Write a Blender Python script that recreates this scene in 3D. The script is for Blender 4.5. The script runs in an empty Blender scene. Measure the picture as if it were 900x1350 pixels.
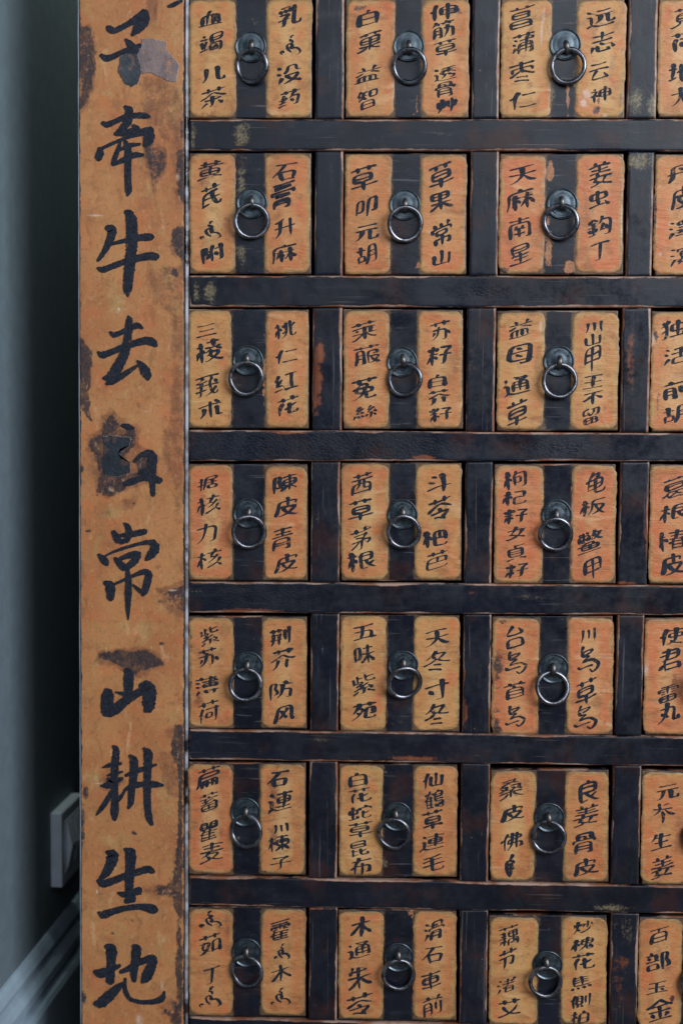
import bpy, math, random
import numpy as np
from mathutils import Matrix, Vector, noise

scene = bpy.context.scene
COL = scene.collection
random.seed(11)

# ------------------------------------------------------------------ camera
# metres: x to the right along the cabinet front, z up, y away from the viewer; the cabinet front lies in y = 0
CAM = (0.20517482, -1.38776386, -0.27062137)
RM = np.array([[0.99917388, -0.00696971, 0.04003722], [0.01005077, 0.996959, -0.07727703], [-0.03937687, 0.0776156, 0.99620544]])
FPX = 1875.0
cam = bpy.data.cameras.new('camera')
cam_ob = bpy.data.objects.new('camera', cam); COL.objects.link(cam_ob)
rt = Vector((RM[0, 0], RM[0, 2], -RM[0, 1])); dn = Vector((RM[1, 0], RM[1, 2], -RM[1, 1])); fw = Vector((RM[2, 0], RM[2, 2], -RM[2, 1]))
cam_ob.matrix_world = Matrix(((rt.x, -dn.x, -fw.x, CAM[0]), (rt.y, -dn.y, -fw.y, CAM[1]), (rt.z, -dn.z, -fw.z, CAM[2]), (0, 0, 0, 1)))
cam.sensor_fit = 'VERTICAL'; cam.sensor_height = 36; cam.sensor_width = 24; cam.lens = 50
cam.clip_start = 0.05; cam.clip_end = 60
cam.dof.use_dof = True; cam.dof.focus_distance = 1.378; cam.dof.aperture_fstop = 2.8; cam.dof.aperture_blades = 9
scene.camera = cam_ob

# ------------------------------------------------------------------ world and lamps
world = bpy.data.worlds.new('World'); scene.world = world; world.use_nodes = True
bg = world.node_tree.nodes['Background']; bg.inputs[0].default_value = (0.46, 0.64, 1.0, 1); bg.inputs[1].default_value = 0.125
def area(name, loc, target, sx, sy, power, color):
    l = bpy.data.lights.new(name, 'AREA'); l.shape = 'RECTANGLE'; l.size = sx; l.size_y = sy; l.energy = power; l.color = color
    o = bpy.data.objects.new(name, l); COL.objects.link(o); o.location = loc
    o.rotation_euler = (Vector(target) - Vector(loc)).to_track_quat('-Z', 'Y').to_euler()
    return o
area('window_light', (2.15, -2.05, 0.75), (0.15, 0, -0.40), 1.8, 1.5, 118, (0.88, 0.94, 1.0))
area('room_light', (0.80, -2.6, 0.95), (0.1, 0, -0.5), 2.2, 1.3, 22, (0.86, 0.93, 1.0))
area('gap_fill_light', (-0.135, 0.36, 0.80), (-0.17, 0.33, 0.0), 0.06, 0.3, 9.0, (0.85, 1.0, 0.88))  # unseen fill lamp, added to lift the side wall behind the cabinet
scene.view_settings.view_transform = 'Standard'; scene.view_settings.look = 'None'
scene.view_settings.exposure = -0.20; scene.view_settings.gamma = 1.0

# ------------------------------------------------------------------ photo measurement -> metres on the plane y = Y
def at(px, py, Y=0.0):
    v = RM.T @ np.array([(px - 450) / FPX, (py - 675) / FPX, 1.0])
    t = (Y - CAM[1]) / v[2]
    return CAM[0] + v[0] * t, CAM[2] - v[1] * t

# ------------------------------------------------------------------ object helpers
def link(name, me, mat=None, parent=None, label=None, cat=None, group=None, kind=None):
    o = bpy.data.objects.new(name, me); COL.objects.link(o)
    if mat is not None and me is not None and not me.materials: me.materials.append(mat)
    if parent is not None: o.parent = parent
    if label: o['label'] = label
    if cat: o['category'] = cat
    if group: o['group'] = group
    if kind: o['kind'] = kind
    return o
def mesh(name, verts, faces, smooth=True, attrs=None):
    me = bpy.data.meshes.new(name)
    me.from_pydata([tuple(map(float, v)) for v in verts], [], [tuple(map(int, f)) for f in faces])
    if smooth: me.polygons.foreach_set('use_smooth', [True] * len(me.polygons))
    for k, a in (attrs or {}).items():
        at_ = me.attributes.new(k, 'FLOAT', 'POINT'); at_.data.foreach_set('value', np.asarray(a, dtype=np.float32))
    me.update()
    return me
def box_mesh(name, x0, x1, y0, y1, z0, z1, bev=0.0):
    import bmesh
    bm = bmesh.new(); bmesh.ops.create_cube(bm, size=1)
    for v in bm.verts:
        v.co = ((x0 + x1) / 2 + v.co.x * (x1 - x0), (y0 + y1) / 2 + v.co.y * (y1 - y0), (z0 + z1) / 2 + v.co.z * (z1 - z0))
    if bev: bmesh.ops.bevel(bm, geom=bm.edges[:], offset=bev, segments=3, affect='EDGES', profile=0.5)
    me = bpy.data.meshes.new(name); bm.to_mesh(me); bm.free()
    return me

# stains: (kind, target, px, py, rx, ry, strength), centre and radii measured in photo pixels
STAINS = []
def stains(kind, target, rows):
    for px, py, rx, ry, s in rows:
        x, z = at(px, py); x2, _ = at(px + rx, py); _, z2 = at(px, py + ry)
        STAINS.append((kind, target, x, z, abs(x2 - x), abs(z2 - z), s))
POLYS = []
def board_poly(kind, reg, soft, s, pts): POLYS.append((kind, 'board', np.array([at(*Zr(reg, *p)) for p in pts]), soft, s))
def poly_sd(P, X, Z):
    d = np.full_like(X, 9.0); ins = np.zeros(X.shape, bool); n = len(P)
    for i in range(n):
        a, b = P[i], P[(i + 1) % n]; e = b - a; t = np.clip(((X - a[0]) * e[0] + (Z - a[1]) * e[1]) / (e @ e), 0, 1)
        d = np.minimum(d, np.hypot(X - a[0] - t * e[0], Z - a[1] - t * e[1]))
        ins ^= ((a[1] > Z) != (b[1] > Z)) & (X < e[0] * (Z - a[1]) / (e[1] + 1e-12) + a[0])
    return np.where(ins, d, -d)
def field(kind, target, X, Z):
    f = np.zeros_like(X)
    for k, t, x, z, rx, rz, s in STAINS:
        if k != kind or t != target: continue
        d = np.sqrt(((X - x) / rx) ** 2 + ((Z - z) / rz) ** 2)
        f = np.maximum(f, np.clip(1.35 - d, 0, 1.35) * s)
    for k, t, P, soft, s in POLYS:
        if k == kind and t == target: f = np.maximum(f, np.clip(.62 + poly_sd(P, X, Z) / soft, 0, 1.1) * s)
    return f
def Zr(reg, x, y):  # coordinates read from four enlarged strips of the post
    if reg < 4: return 90 + x / 3.97, (reg - 1) * 320 + y / 3.97
    return 90 + x / 3.4615, 960 + y / 3.4615
def board_stains(kind, reg, rows):
    s = 3.97 if reg < 4 else 3.4615
    stains(kind, 'board', [(*Zr(reg, a, b), c / s, d / s, e) for a, b, c, d, e in rows])
board_stains('dark', 1, [(95, 210, 28, 70, .9), (110, 330, 24, 60, .7), (85, 440, 22, 90, .75), (62, 140, 12, 200, .7), (598, 680, 14, 60, .9),
                         (590, 830, 24, 60, .95), (600, 960, 16, 90, 1.0), (440, 860, 42, 70, .8), (455, 950, 26, 60, .6), (570, 1240, 30, 50, .8), (595, 1320, 20, 50, .8), (480, 590, 12, 22, .5)])
board_stains('dark', 2, [(555, 160, 34, 26, .95), (95, 700, 24, 150, .8), (100, 860, 20, 60, .9), (80, 540, 12, 60, .8), (150, 1070, 46, 70, .95), (230, 1120, 60, 90, 1.05),
                         (215, 1280, 50, 40, 1.0), (305, 1010, 40, 60, .9), (190, 960, 26, 40, .6), (420, 1150, 46, 60, .85), (75, 1190, 18, 30, .8), (350, 1150, 40, 20, .5), (70, 300, 8, 60, .7)])
board_stains('dark', 3, [(105, 238, 24, 14, .9), (200, 30, 60, 40, .9), (340, 90, 14, 10, .7), (560, 560, 60, 24, .75), (520, 600, 60, 30, .55), (490, 828, 18, 12, .9), (320, 905, 110, 26, .95),
                         (430, 930, 60, 26, .9), (190, 890, 36, 14, .9), (455, 30, 14, 30, .8), (64, 800, 10, 120, .6), (390, 880, 40, 26, .9)])
board_stains('dark', 4, [(495, 60, 22, 90, .95), (500, 130, 24, 40, .9), (80, 290, 18, 60, .8), (70, 450, 10, 120, .8), (430, 740, 60, 30, .8), (470, 720, 30, 44, .75), (490, 740, 26, 80, 1.0),
                         (300, 478, 18, 14, .8), (505, 960, 16, 120, .9), (495, 1290, 26, 60, 1.0), (295, 880, 14, 18, .7), (75, 1230, 16, 40, .9), (205, 935, 16, 14, .6), (450, 1290, 30, 30, .6)])
board_stains('brown', 1, [(435, 60, 38, 80, 1.0), (430, 560, 70, 170, .85), (540, 640, 70, 160, .7), (440, 860, 60, 120, .95), (110, 400, 40, 160, .9), (560, 1280, 50, 90, .9), (350, 790, 90, 60, .35), (500, 430, 90, 120, .5)])
board_stains('brown', 2, [(520, 280, 90, 60, .7), (560, 500, 30, 400, .7), (520, 1060, 40, 240, .75), (240, 960, 90, 70, .95), (380, 1170, 110, 110, .85), (180, 1180, 120, 130, .8), (90, 620, 40, 150, .8), (350, 1240, 120, 60, .6)])
board_stains('brown', 3, [(320, 90, 60, 40, .8), (540, 600, 90, 60, .9), (300, 920, 200, 44, .9), (570, 100, 30, 150, .6), (190, 130, 40, 50, .5), (470, 420, 30, 60, .4), (540, 1290, 40, 50, .9)])
board_stains('brown', 4, [(460, 170, 70, 120, .6), (430, 740, 90, 50, 1.0), (400, 1190, 60, 60, .4), (460, 1270, 80, 70, .7), (490, 600, 30, 200, .6), (300, 900, 60, 60, .4), (180, 230, 60, 60, .5), (140, 750, 40, 60, .4)])
board_stains('yellow', 1, [(560, 560, 50, 150, .9), (560, 200, 50, 160, .6), (200, 480, 90, 50, .5)])
board_stains('yellow', 2, [(260, 300, 80, 130, .9), (520, 180, 60, 80, .8), (560, 330, 60, 80, .7), (590, 620, 24, 200, .7), (120, 420, 50, 60, .5), (330, 1030, 50, 60, .7), (350, 1290, 120, 40, .5)])
board_stains('yellow', 3, [(230, 140, 90, 60, .8), (400, 760, 90, 110, .8), (140, 960, 50, 100, .7), (540, 1200, 60, 200, .6), (120, 620, 60, 40, .5)])
board_stains('yellow', 4, [(120, 230, 60, 60, .9), (200, 520, 90, 60, .6), (440, 300, 60, 150, .6), (250, 920, 120, 60, .6), (140, 780, 40, 60, .5)])
board_stains('light', 1, [(110, 290, 10, 3, 1.2), (140, 1128, 60, 2.5, 1.0), (330, 1085, 4, 3, .8), (575, 930, 18, 30, .9)])
board_stains('light', 2, [(200, 320, 5, 130, .8), (265, 350, 7, 12, 1.2), (300, 350, 18, 8, .6), (410, 885, 24, 9, .7)])
board_stains('light', 2, [(188, 1110, 4, 90, .85), (262, 1050, 5, 50, .85), (235, 1215, 60, 4, .8), (280, 1180, 20, 30, .5), (225, 1290, 30, 24, .6), (320, 1150, 14, 14, .7)])
board_stains('light', 3, [(160, 1180, 5, 110, .7), (265, 965, 14, 5, 1.1), (545, 550, 36, 8, .9), (120, 1000, 6, 80, .5)])
board_stains('light', 4, [(130, 250, 34, 4, .8), (230, 297, 90, 2.5, .9), (134, 744, 7, 14, 1.1), (430, 1170, 8, 50, .8), (325, 1330, 24, 40, .8), (110, 160, 10, 10, .6), (492, 1050, 5, 60, .7)])
for kind, reg, soft, st_, pts in [
 ('dark', 1, .006, .85, [(58,140),(100,130),(138,180),(140,380),(122,480),(75,560),(58,600)]), ('brown', 1, .005, 1.0, [(55,140),(110,120),(145,190),(145,400),(125,500),(75,600),(55,640)]),
 ('brown', 1, .004, .75, [(395,395),(470,400),(560,450),(612,560),(612,700),(500,725),(430,640),(395,560)]), ('dark', 1, .004, .75, [(395,690),(445,690),(452,760),(508,790),(502,880),(450,1005),(425,930),(395,770)]),
 ('brown', 1, .003, 1.0, [(385,680),(450,670),(460,750),(520,780),(510,900),(450,1020),(420,940),(385,770)]), ('dark', 1, .004, .9, [(568,790),(614,765),(614,1085),(588,1055),(565,960)]),
 ('brown', 1, .003, 1.1, [(418,-20),(468,-20),(468,95),(430,115),(408,70)]), ('dark', 1, .004, .85, [(540,1195),(614,1175),(614,1370),(570,1330),(535,1260)]), ('brown', 1, .005, .8, [(500,640),(612,600),(612,1150),(560,1100),(540,850)]),
 ('dark', 2, .004, .95, [(60,480),(90,530),(128,560),(120,720),(105,830),(127,940),(90,900),(60,850)]), ('brown', 2, .005, .7, [(430,140),(610,110),(610,430),(560,400),(480,330),(420,200)]),
 ('brown', 2, .006, .75, [(548,380),(612,380),(612,1370),(560,1300),(505,1150),(520,900),(562,600)]), ('dark', 2, .004, .8, [(110,1020),(180,1000),(180,930),(235,900),(280,960),(350,960),(360,1060),(300,1110),(330,1180),(300,1260),(200,1330),(150,1270),(180,1200),(110,1100)]),
 ('brown', 2, .005, .95, [(100,1000),(170,980),(170,900),(245,880),(300,940),(370,950),(380,1060),(470,1100),(470,1250),(300,1300),(200,1350),(130,1280),(150,1200),(90,1100)]), ('dark', 2, .003, .8, [(345,1140),(400,1080),(455,1100),(460,1200),(450,1325),(430,1320),(420,1250),(330,1260),(300,1230),(370,1200)]),
 ('dark', 2, .0035, 1.1, [(180,1010),(260,1005),(330,1015),(345,1070),(300,1110),(310,1170),(330,1215),(290,1235),(200,1225),(175,1150)]), ('dark', 2, .003, 1.0, [(155,1275),(230,1262),(310,1255),(290,1300),(220,1335)]), ('dark', 3, .003, .95, [(158,880),(210,872),(270,860),(340,870),(400,855),(455,890),(502,935),(440,955),(370,975),(350,1005),(300,960),(230,920),(158,897)]), ('brown', 3, .004, 1.0, [(150,870),(270,850),(400,845),(470,880),(510,940),(440,970),(370,1010),(290,975),(220,930),(150,905)]),
 ('dark', 3, .005, .62, [(480,560),(612,520),(612,670),(530,635)]), ('brown', 3, .005, .9, [(460,540),(612,490),(612,700),(520,660)]),
 ('dark', 4, .004, .95, [(488,-20),(524,-20),(524,870),(505,860),(478,800),(478,720),(500,500),(502,200),(468,100)]), ('dark', 4, .004, .7, [(370,740),(480,690),(500,765),(430,772)]), ('dark', 4, .004, .95, [(495,980),(524,980),(524,1370),(465,1340),(500,1240),(488,1100)]),
 ('brown', 4, .004, .8, [(150,200),(215,180),(260,240),(200,300),(140,270)]), ('brown', 4, .005, .7, [(400,140),(500,100),(510,330),(450,300)])]:
    board_poly(kind, reg, soft, st_, pts)
stains('tan', 'frame', [(318, 180, 16, 24, 1.0), (255, 180, 6, 26, .9), (277, 384, 12, 22, 1.15), (259, 384, 5, 24, 1.0), (840, 213, 24, 14, 1.2), (862, 260, 4, 50, .8), (838, 130, 14, 26, 1.1), (858, 140, 7, 20, 1.1),
                        (434, 1135, 6, 20, .5), (420, 975, 30, 8, .7), (258, 778, 14, 5, .6), (806, 1197, 36, 7, .95), (790, 1120, 3, 60, .5), (822, 1225, 26, 40, .65), (430, 400, 12, 24, .35), (255, 1120, 3, 60, .6),
                        (255, 980, 5, 10, .7), (560, 180, 90, 10, .35), (700, 790, 60, 8, .35), (330, 385, 30, 14, .5), (520, 590, 40, 6, .3)])
stains('brown', 'frame', [(416, 500, 12, 60, .95), (420, 470, 10, 24, .9), (455, 1055, 5, 30, .9), (612, 940, 6, 26, .9), (822, 1268, 8, 8, .95), (815, 1290, 12, 60, .55), (610, 870, 4, 50, .6), (560, 603, 22, 4, 1.0),
                          (545, 1000, 50, 5, .8), (410, 255, 5, 50, .6), (852, 690, 6, 70, .7), (452, 320, 4, 30, .9), (330, 805, 60, 4, .9), (620, 480, 16, 80, .4), (380, 570, 50, 4, .7), (620, 780, 5, 20, .6), (830, 480, 10, 80, .55), (825, 770, 20, 5, .9),
                          (433, 900, 5, 60, .35), (640, 260, 4, 60, .5), (400, 1198, 60, 3, .8)])
stains('crack', 'frame', [(420, 588, 200, 30, 1.2), (300, 590, 100, 24, 1.3), (330, 785, 130, 24, .9), (740, 590, 110, 24, .6), (640, 385, 100, 20, .5), (600, 985, 90, 20, .4)])
stains('tan', 'drawer', [(318, 240, 8, 60, .9), (318, 340, 9, 24, .9), (725, 120, 10, 50, 1.0), (722, 60, 6, 60, .9), (758, 100, 4, 50, .8), (716, 565, 8, 30, .7), (312, 1080, 5, 60, .5), (700, 1125, 10, 26, .8),
                         (607, 1165, 8, 10, .4), (507, 1140, 8, 10, .9), (506, 1015, 6, 10, .8), (309, 1250, 3, 60, .5), (704, 1230, 5, 50, .9), (516, 140, 6, 30, .7), (335, 30, 12, 30, .4), (350, 540, 5, 50, .6), (313, 480, 3, 60, .6), (509, 720, 5, 60, .5),
                         (716, 470, 6, 70, .6), (752, 470, 3, 70, .6), (740, 1330, 4, 20, .6), (520, 955, 20, 8, .5), (664, 352, 10, 10, 1.0)])
stains('orange', 'drawer', [(725, 225, 6, 20, 1.25), (722, 330, 8, 30, 1.0), (721, 300, 5, 30, .9), (751, 351, 9, 11, 1.3), (716, 355, 9, 5, .9), (553, 350, 8, 6, 1.0), (349, 500, 5, 60, .8), (543, 1203, 5, 14, .9), (735, 1122, 12, 3, .8), (748, 130, 4, 30, .9),
                            (549, 140, 5, 30, .5), (309, 590, 3, 60, .5), (754, 640, 3, 20, .8), (553, 480, 3, 40, .6)])
stains('dark', 'paper', [(724, 208, 3, 4, .6), (700, 258, 6, 10, .75), (786, 145, 7, 8, 1.1), (789, 132, 4, 8, .8), (655, 880, 9, 40, .7), (653, 955, 9, 22, .8), (663, 357, 9, 8, 1.0), (410, 340, 4, 20, .8), (406, 22, 8, 12, .5), (395, 165, 10, 5, .2),
                         (470, 10, 20, 6, .5), (600, 14, 14, 8, .6), (470, 812, 20, 3, .5), (808, 210, 9, 4, .5), (868, 530, 4, 20, .6), (806, 1235, 4, 20, .5), (886, 1318, 4, 6, .9), (864, 440, 4, 14, .8), (599, 1030, 4, 12, .5), (864, 270, 3, 60, .7),
                         (818, 130, 4, 20, .6), (452, 860, 3, 40, .5), (660, 820, 8, 4, .7), (700, 735, 3, 6, .6), (786, 690, 3, 24, .3), (252, 1015, 6, 8, .6), (350, 1150, 8, 4, .6), (252, 870, 3, 60, .6)])
stains('brown', 'paper', [(270, 230, 10, 26, .8), (285, 150, 30, 5, .4), (700, 25, 16, 60, .35), (690, 75, 12, 10, .5), (360, 1045, 12, 40, .75), (360, 1100, 8, 30, .9), (895, 900, 12, 30, .9), (897, 1095, 8, 20, .9), (893, 1110, 8, 30, .6), (510, 875, 10, 30, .7),
                          (310, 320, 4, 20, .6), (790, 100, 20, 10, .3), (505, 50, 14, 40, .35), (780, 740, 16, 14, .5), (300, 1230, 8, 40, .6), (880, 1278, 16, 6, .6), (470, 1130, 18, 40, .3), (260, 920, 8, 30, .5), (670, 300, 50, 4, .3), (600, 480, 8, 40, .5),
                          (660, 590, 40, 3, .5), (890, 270, 12, 10, .8), (275, 1280, 20, 12, .5), (480, 885, 26, 6, .4), (700, 690, 8, 40, .4), (880, 500, 16, 12, .3)])
stains('light', 'paper', [(773, 122, 7, 9, 1.1), (769, 135, 6, 8, 1.0), (714, 40, 3, 26, .9), (717, 20, 3, 12, .9), (700, 65, 14, 1.6, .8), (713, 430, 2, 12, 1.1), (861, 450, 2.5, 14, 1.0), (800, 20, 5, 20, .7), (290, 165, 0.8, 2, .6), (870, 335, 4, 5, .8), (754, 668, 3, 8, .8), (797, 152, 5, 4, .9),
                          (696, 1225, 1.5, 16, .9), (760, 1262, 12, 1.6, .8), (660, 815, 6, 3, .6), (850, 883, 9, 22, .6), (606, 425, 3, 10, .6), (300, 440, 2, 12, .7), (510, 427, 3, 12, .5), (820, 290, 1.2, 70, .9)])

# ------------------------------------------------------------------ materials
def new_mat(name):
    m = bpy.data.materials.new(name); m.use_nodes = True
    nt = m.node_tree; nt.nodes.clear()
    out = nt.nodes.new('ShaderNodeOutputMaterial'); b = nt.nodes.new('ShaderNodeBsdfPrincipled')
    nt.links.new(b.outputs[0], out.inputs[0])
    return m, nt, b, out
class NT:
    def __init__(s, nt): s.nt = nt
    def n(s, t, **k):
        x = s.nt.nodes.new(t)
        for a, b in k.items(): setattr(x, a, b)
        return x
    def l(s, a, b): s.nt.links.new(a, b)
    def put(s, sock, v):
        if isinstance(v, bpy.types.NodeSocket): s.l(v, sock)
        else: sock.default_value = v
    def coord(s, scale=(1, 1, 1), rnd=False):
        tc = s.n('ShaderNodeTexCoord'); mp = s.n('ShaderNodeMapping'); s.l(tc.outputs['Object'], mp.inputs[0]); mp.inputs['Scale'].default_value = scale
        return mp.outputs[0]
    def noise(s, vec, scale, detail=4, rough=.6, dist=0):
        x = s.n('ShaderNodeTexNoise'); s.l(vec, x.inputs['Vector']); x.inputs['Scale'].default_value = scale; x.inputs['Detail'].default_value = detail
        x.inputs['Roughness'].default_value = rough; x.inputs['Distortion'].default_value = dist
        return x.outputs[0]
    def math(s, op, a, b=0.0, c=0.0):
        x = s.n('ShaderNodeMath', operation=op); s.put(x.inputs[0], a); s.put(x.inputs[1], b)
        if op == 'MULTIPLY_ADD': s.put(x.inputs[2], c)
        return x.outputs[0]
    def ramp(s, v, a, b, lo=0.0, hi=1.0):
        x = s.n('ShaderNodeMapRange', interpolation_type='SMOOTHSTEP'); s.put(x.inputs[0], v); x.inputs[1].default_value = a; x.inputs[2].default_value = b; x.inputs[3].default_value = lo; x.inputs[4].default_value = hi
        return x.outputs[0]
    def attr(s, name):
        x = s.n('ShaderNodeAttribute'); x.attribute_name = name
        return x.outputs['Fac']
    def mix(s, f, a, b):
        x = s.n('ShaderNodeMix', data_type='RGBA'); s.put(x.inputs[0], f)
        for i, v in ((6, a), (7, b)):
            if isinstance(v, bpy.types.NodeSocket): s.l(v, x.inputs[i])
            else: x.inputs[i].default_value = (*v, 1)
        return x.outputs[2]
    def bump(s, h, strength, dist, prev=None):
        x = s.n('ShaderNodeBump'); s.l(h, x.inputs['Height']); x.inputs['Strength'].default_value = strength; x.inputs['Distance'].default_value = dist
        if prev is not None: s.l(prev, x.inputs['Normal'])
        return x.outputs[0]

def lacquer(name, grain, halo=False):
    m, nt, b, _ = new_mat(name); k = NT(nt)
    c1 = k.coord(); cg = k.coord(grain)
    big = k.noise(c1, 14, 5); mid = k.noise(c1, 90, 6, .7); fine = k.noise(c1, 420, 4, .7); gr = k.noise(cg, 60, 6, .65); gr2 = k.noise(cg, 300, 3, .6)
    col = k.mix(k.ramp(big, .35, .7), (.004, .005, .010), (.007, .009, .018))
    red = k.math('MULTIPLY', k.ramp(k.noise(c1, 18, 4), .52, .68), .6)
    col = k.mix(red, col, (.040, .012, .009))
    col = k.mix(k.math('MULTIPLY', k.ramp(gr, .5, .8), .5), col, (.035, .036, .044))
    dust = k.math('MULTIPLY', k.ramp(gr2, .62, .82), k.ramp(mid, .40, .7))
    col = k.mix(k.math('MULTIPLY', dust, .6), col, (.13, .135, .15))
    spk = k.ramp(k.noise(c1, 260, 2, .5), .74, .80)
    col = k.mix(k.math('MULTIPLY', spk, .5), col, (.22, .19, .15))
    sc = k.ramp(k.noise(k.coord(tuple(g * (.35 if g < 1 else 2.2) for g in grain)), 240, 2, .5, .3), .66, .74)
    col = k.mix(k.math('MULTIPLY', sc, .35), col, (.16, .15, .15))
    # orange-brown undercoat where the lacquer is rubbed through
    bf = k.math('ADD', k.attr('brown'), k.math('MULTIPLY', k.math('SUBTRACT', mid, .5), 1.6))
    bm_ = k.ramp(bf, .45, .85)
    col = k.mix(bm_, col, k.mix(k.ramp(gr, .3, .7), (.055, .016, .012), (.26, .075, .028)))
    tf = k.math('ADD', k.attr('tan'), k.math('MULTIPLY', k.math('SUBTRACT', gr, .5), 2.2))
    tf = k.math('ADD', tf, k.math('MULTIPLY', k.math('SUBTRACT', mid, .5), 1.2))
    tf = k.math('ADD', tf, k.math('MULTIPLY', k.math('SUBTRACT', fine, .5), 1.1))
    tm = k.ramp(tf, .55, 1.15)
    col = k.mix(k.math('MULTIPLY', tm, .85), col, k.mix(k.ramp(fine, .35, .65), (.085, .068, .040), (.23, .18, .105)))
    of = k.math('ADD', k.attr('orange'), k.math('MULTIPLY', k.math('SUBTRACT', k.noise(k.coord((1, 1, .6)), 170, 6, .72), .5), 2.8))
    om = k.ramp(of, .62, .78)
    col = k.mix(om, col, k.mix(k.ramp(fine, .3, .7), (.25, .10, .05), (.42, .19, .09)))
    # rubbed edges, their pale tone also painting in edge highlights: 'edge' is the distance to the nearest edge in millimetres
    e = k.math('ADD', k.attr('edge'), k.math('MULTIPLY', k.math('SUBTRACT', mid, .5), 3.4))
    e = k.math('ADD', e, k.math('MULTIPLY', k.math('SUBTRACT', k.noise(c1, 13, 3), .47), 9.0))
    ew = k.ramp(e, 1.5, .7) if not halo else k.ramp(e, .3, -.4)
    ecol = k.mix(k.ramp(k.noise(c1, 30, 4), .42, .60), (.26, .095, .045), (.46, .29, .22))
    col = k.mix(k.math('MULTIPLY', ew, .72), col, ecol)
    if halo:
        h = k.math('ADD', k.attr('halo'), k.math('MULTIPLY', k.math('SUBTRACT', mid, .5), 1.2))
        h = k.math('ADD', h, k.math('MULTIPLY', k.math('SUBTRACT', gr2, .5), .6))
        col = k.mix(k.math('MULTIPLY', k.ramp(h, .6, 1.2), .75), col, k.mix(k.ramp(fine, .3, .7), (.10, .062, .032), (.21, .12, .055)))
    k.l(col, b.inputs['Base Color'])
    r = k.math('ADD', k.ramp(mid, .3, .75, .20, .42), k.ramp(k.noise(c1, 22, 3), .35, .65, 0, .18)); k.l(r, b.inputs['Roughness'])
    b.inputs['Specular IOR Level'].default_value = .42
    h = k.math('ADD', k.math('MULTIPLY', gr, 1.0), k.math('MULTIPLY', mid, .8))
    nrm = k.bump(h, .3, .0006)
    v = k.n('ShaderNodeTexVoronoi', feature='DISTANCE_TO_EDGE'); k.l(k.coord((1, 1, 1.2)), v.inputs['Vector']); v.inputs['Scale'].default_value = 260; v.inputs['Randomness'].default_value = 1
    ck = k.ramp(v.outputs['Distance'], 0, .12)
    inv = k.math('MULTIPLY', k.math('SUBTRACT', 1.0, ck), k.ramp(k.attr('crack'), .2, .9))
    nrm = k.bump(k.math('SUBTRACT', 1.0, inv), .25, .0004, nrm)
    nrm = k.bump(k.math('ADD', tm, bm_), -.4, .0003, nrm)
    k.l(nrm, b.inputs['Normal'])
    return m

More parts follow.
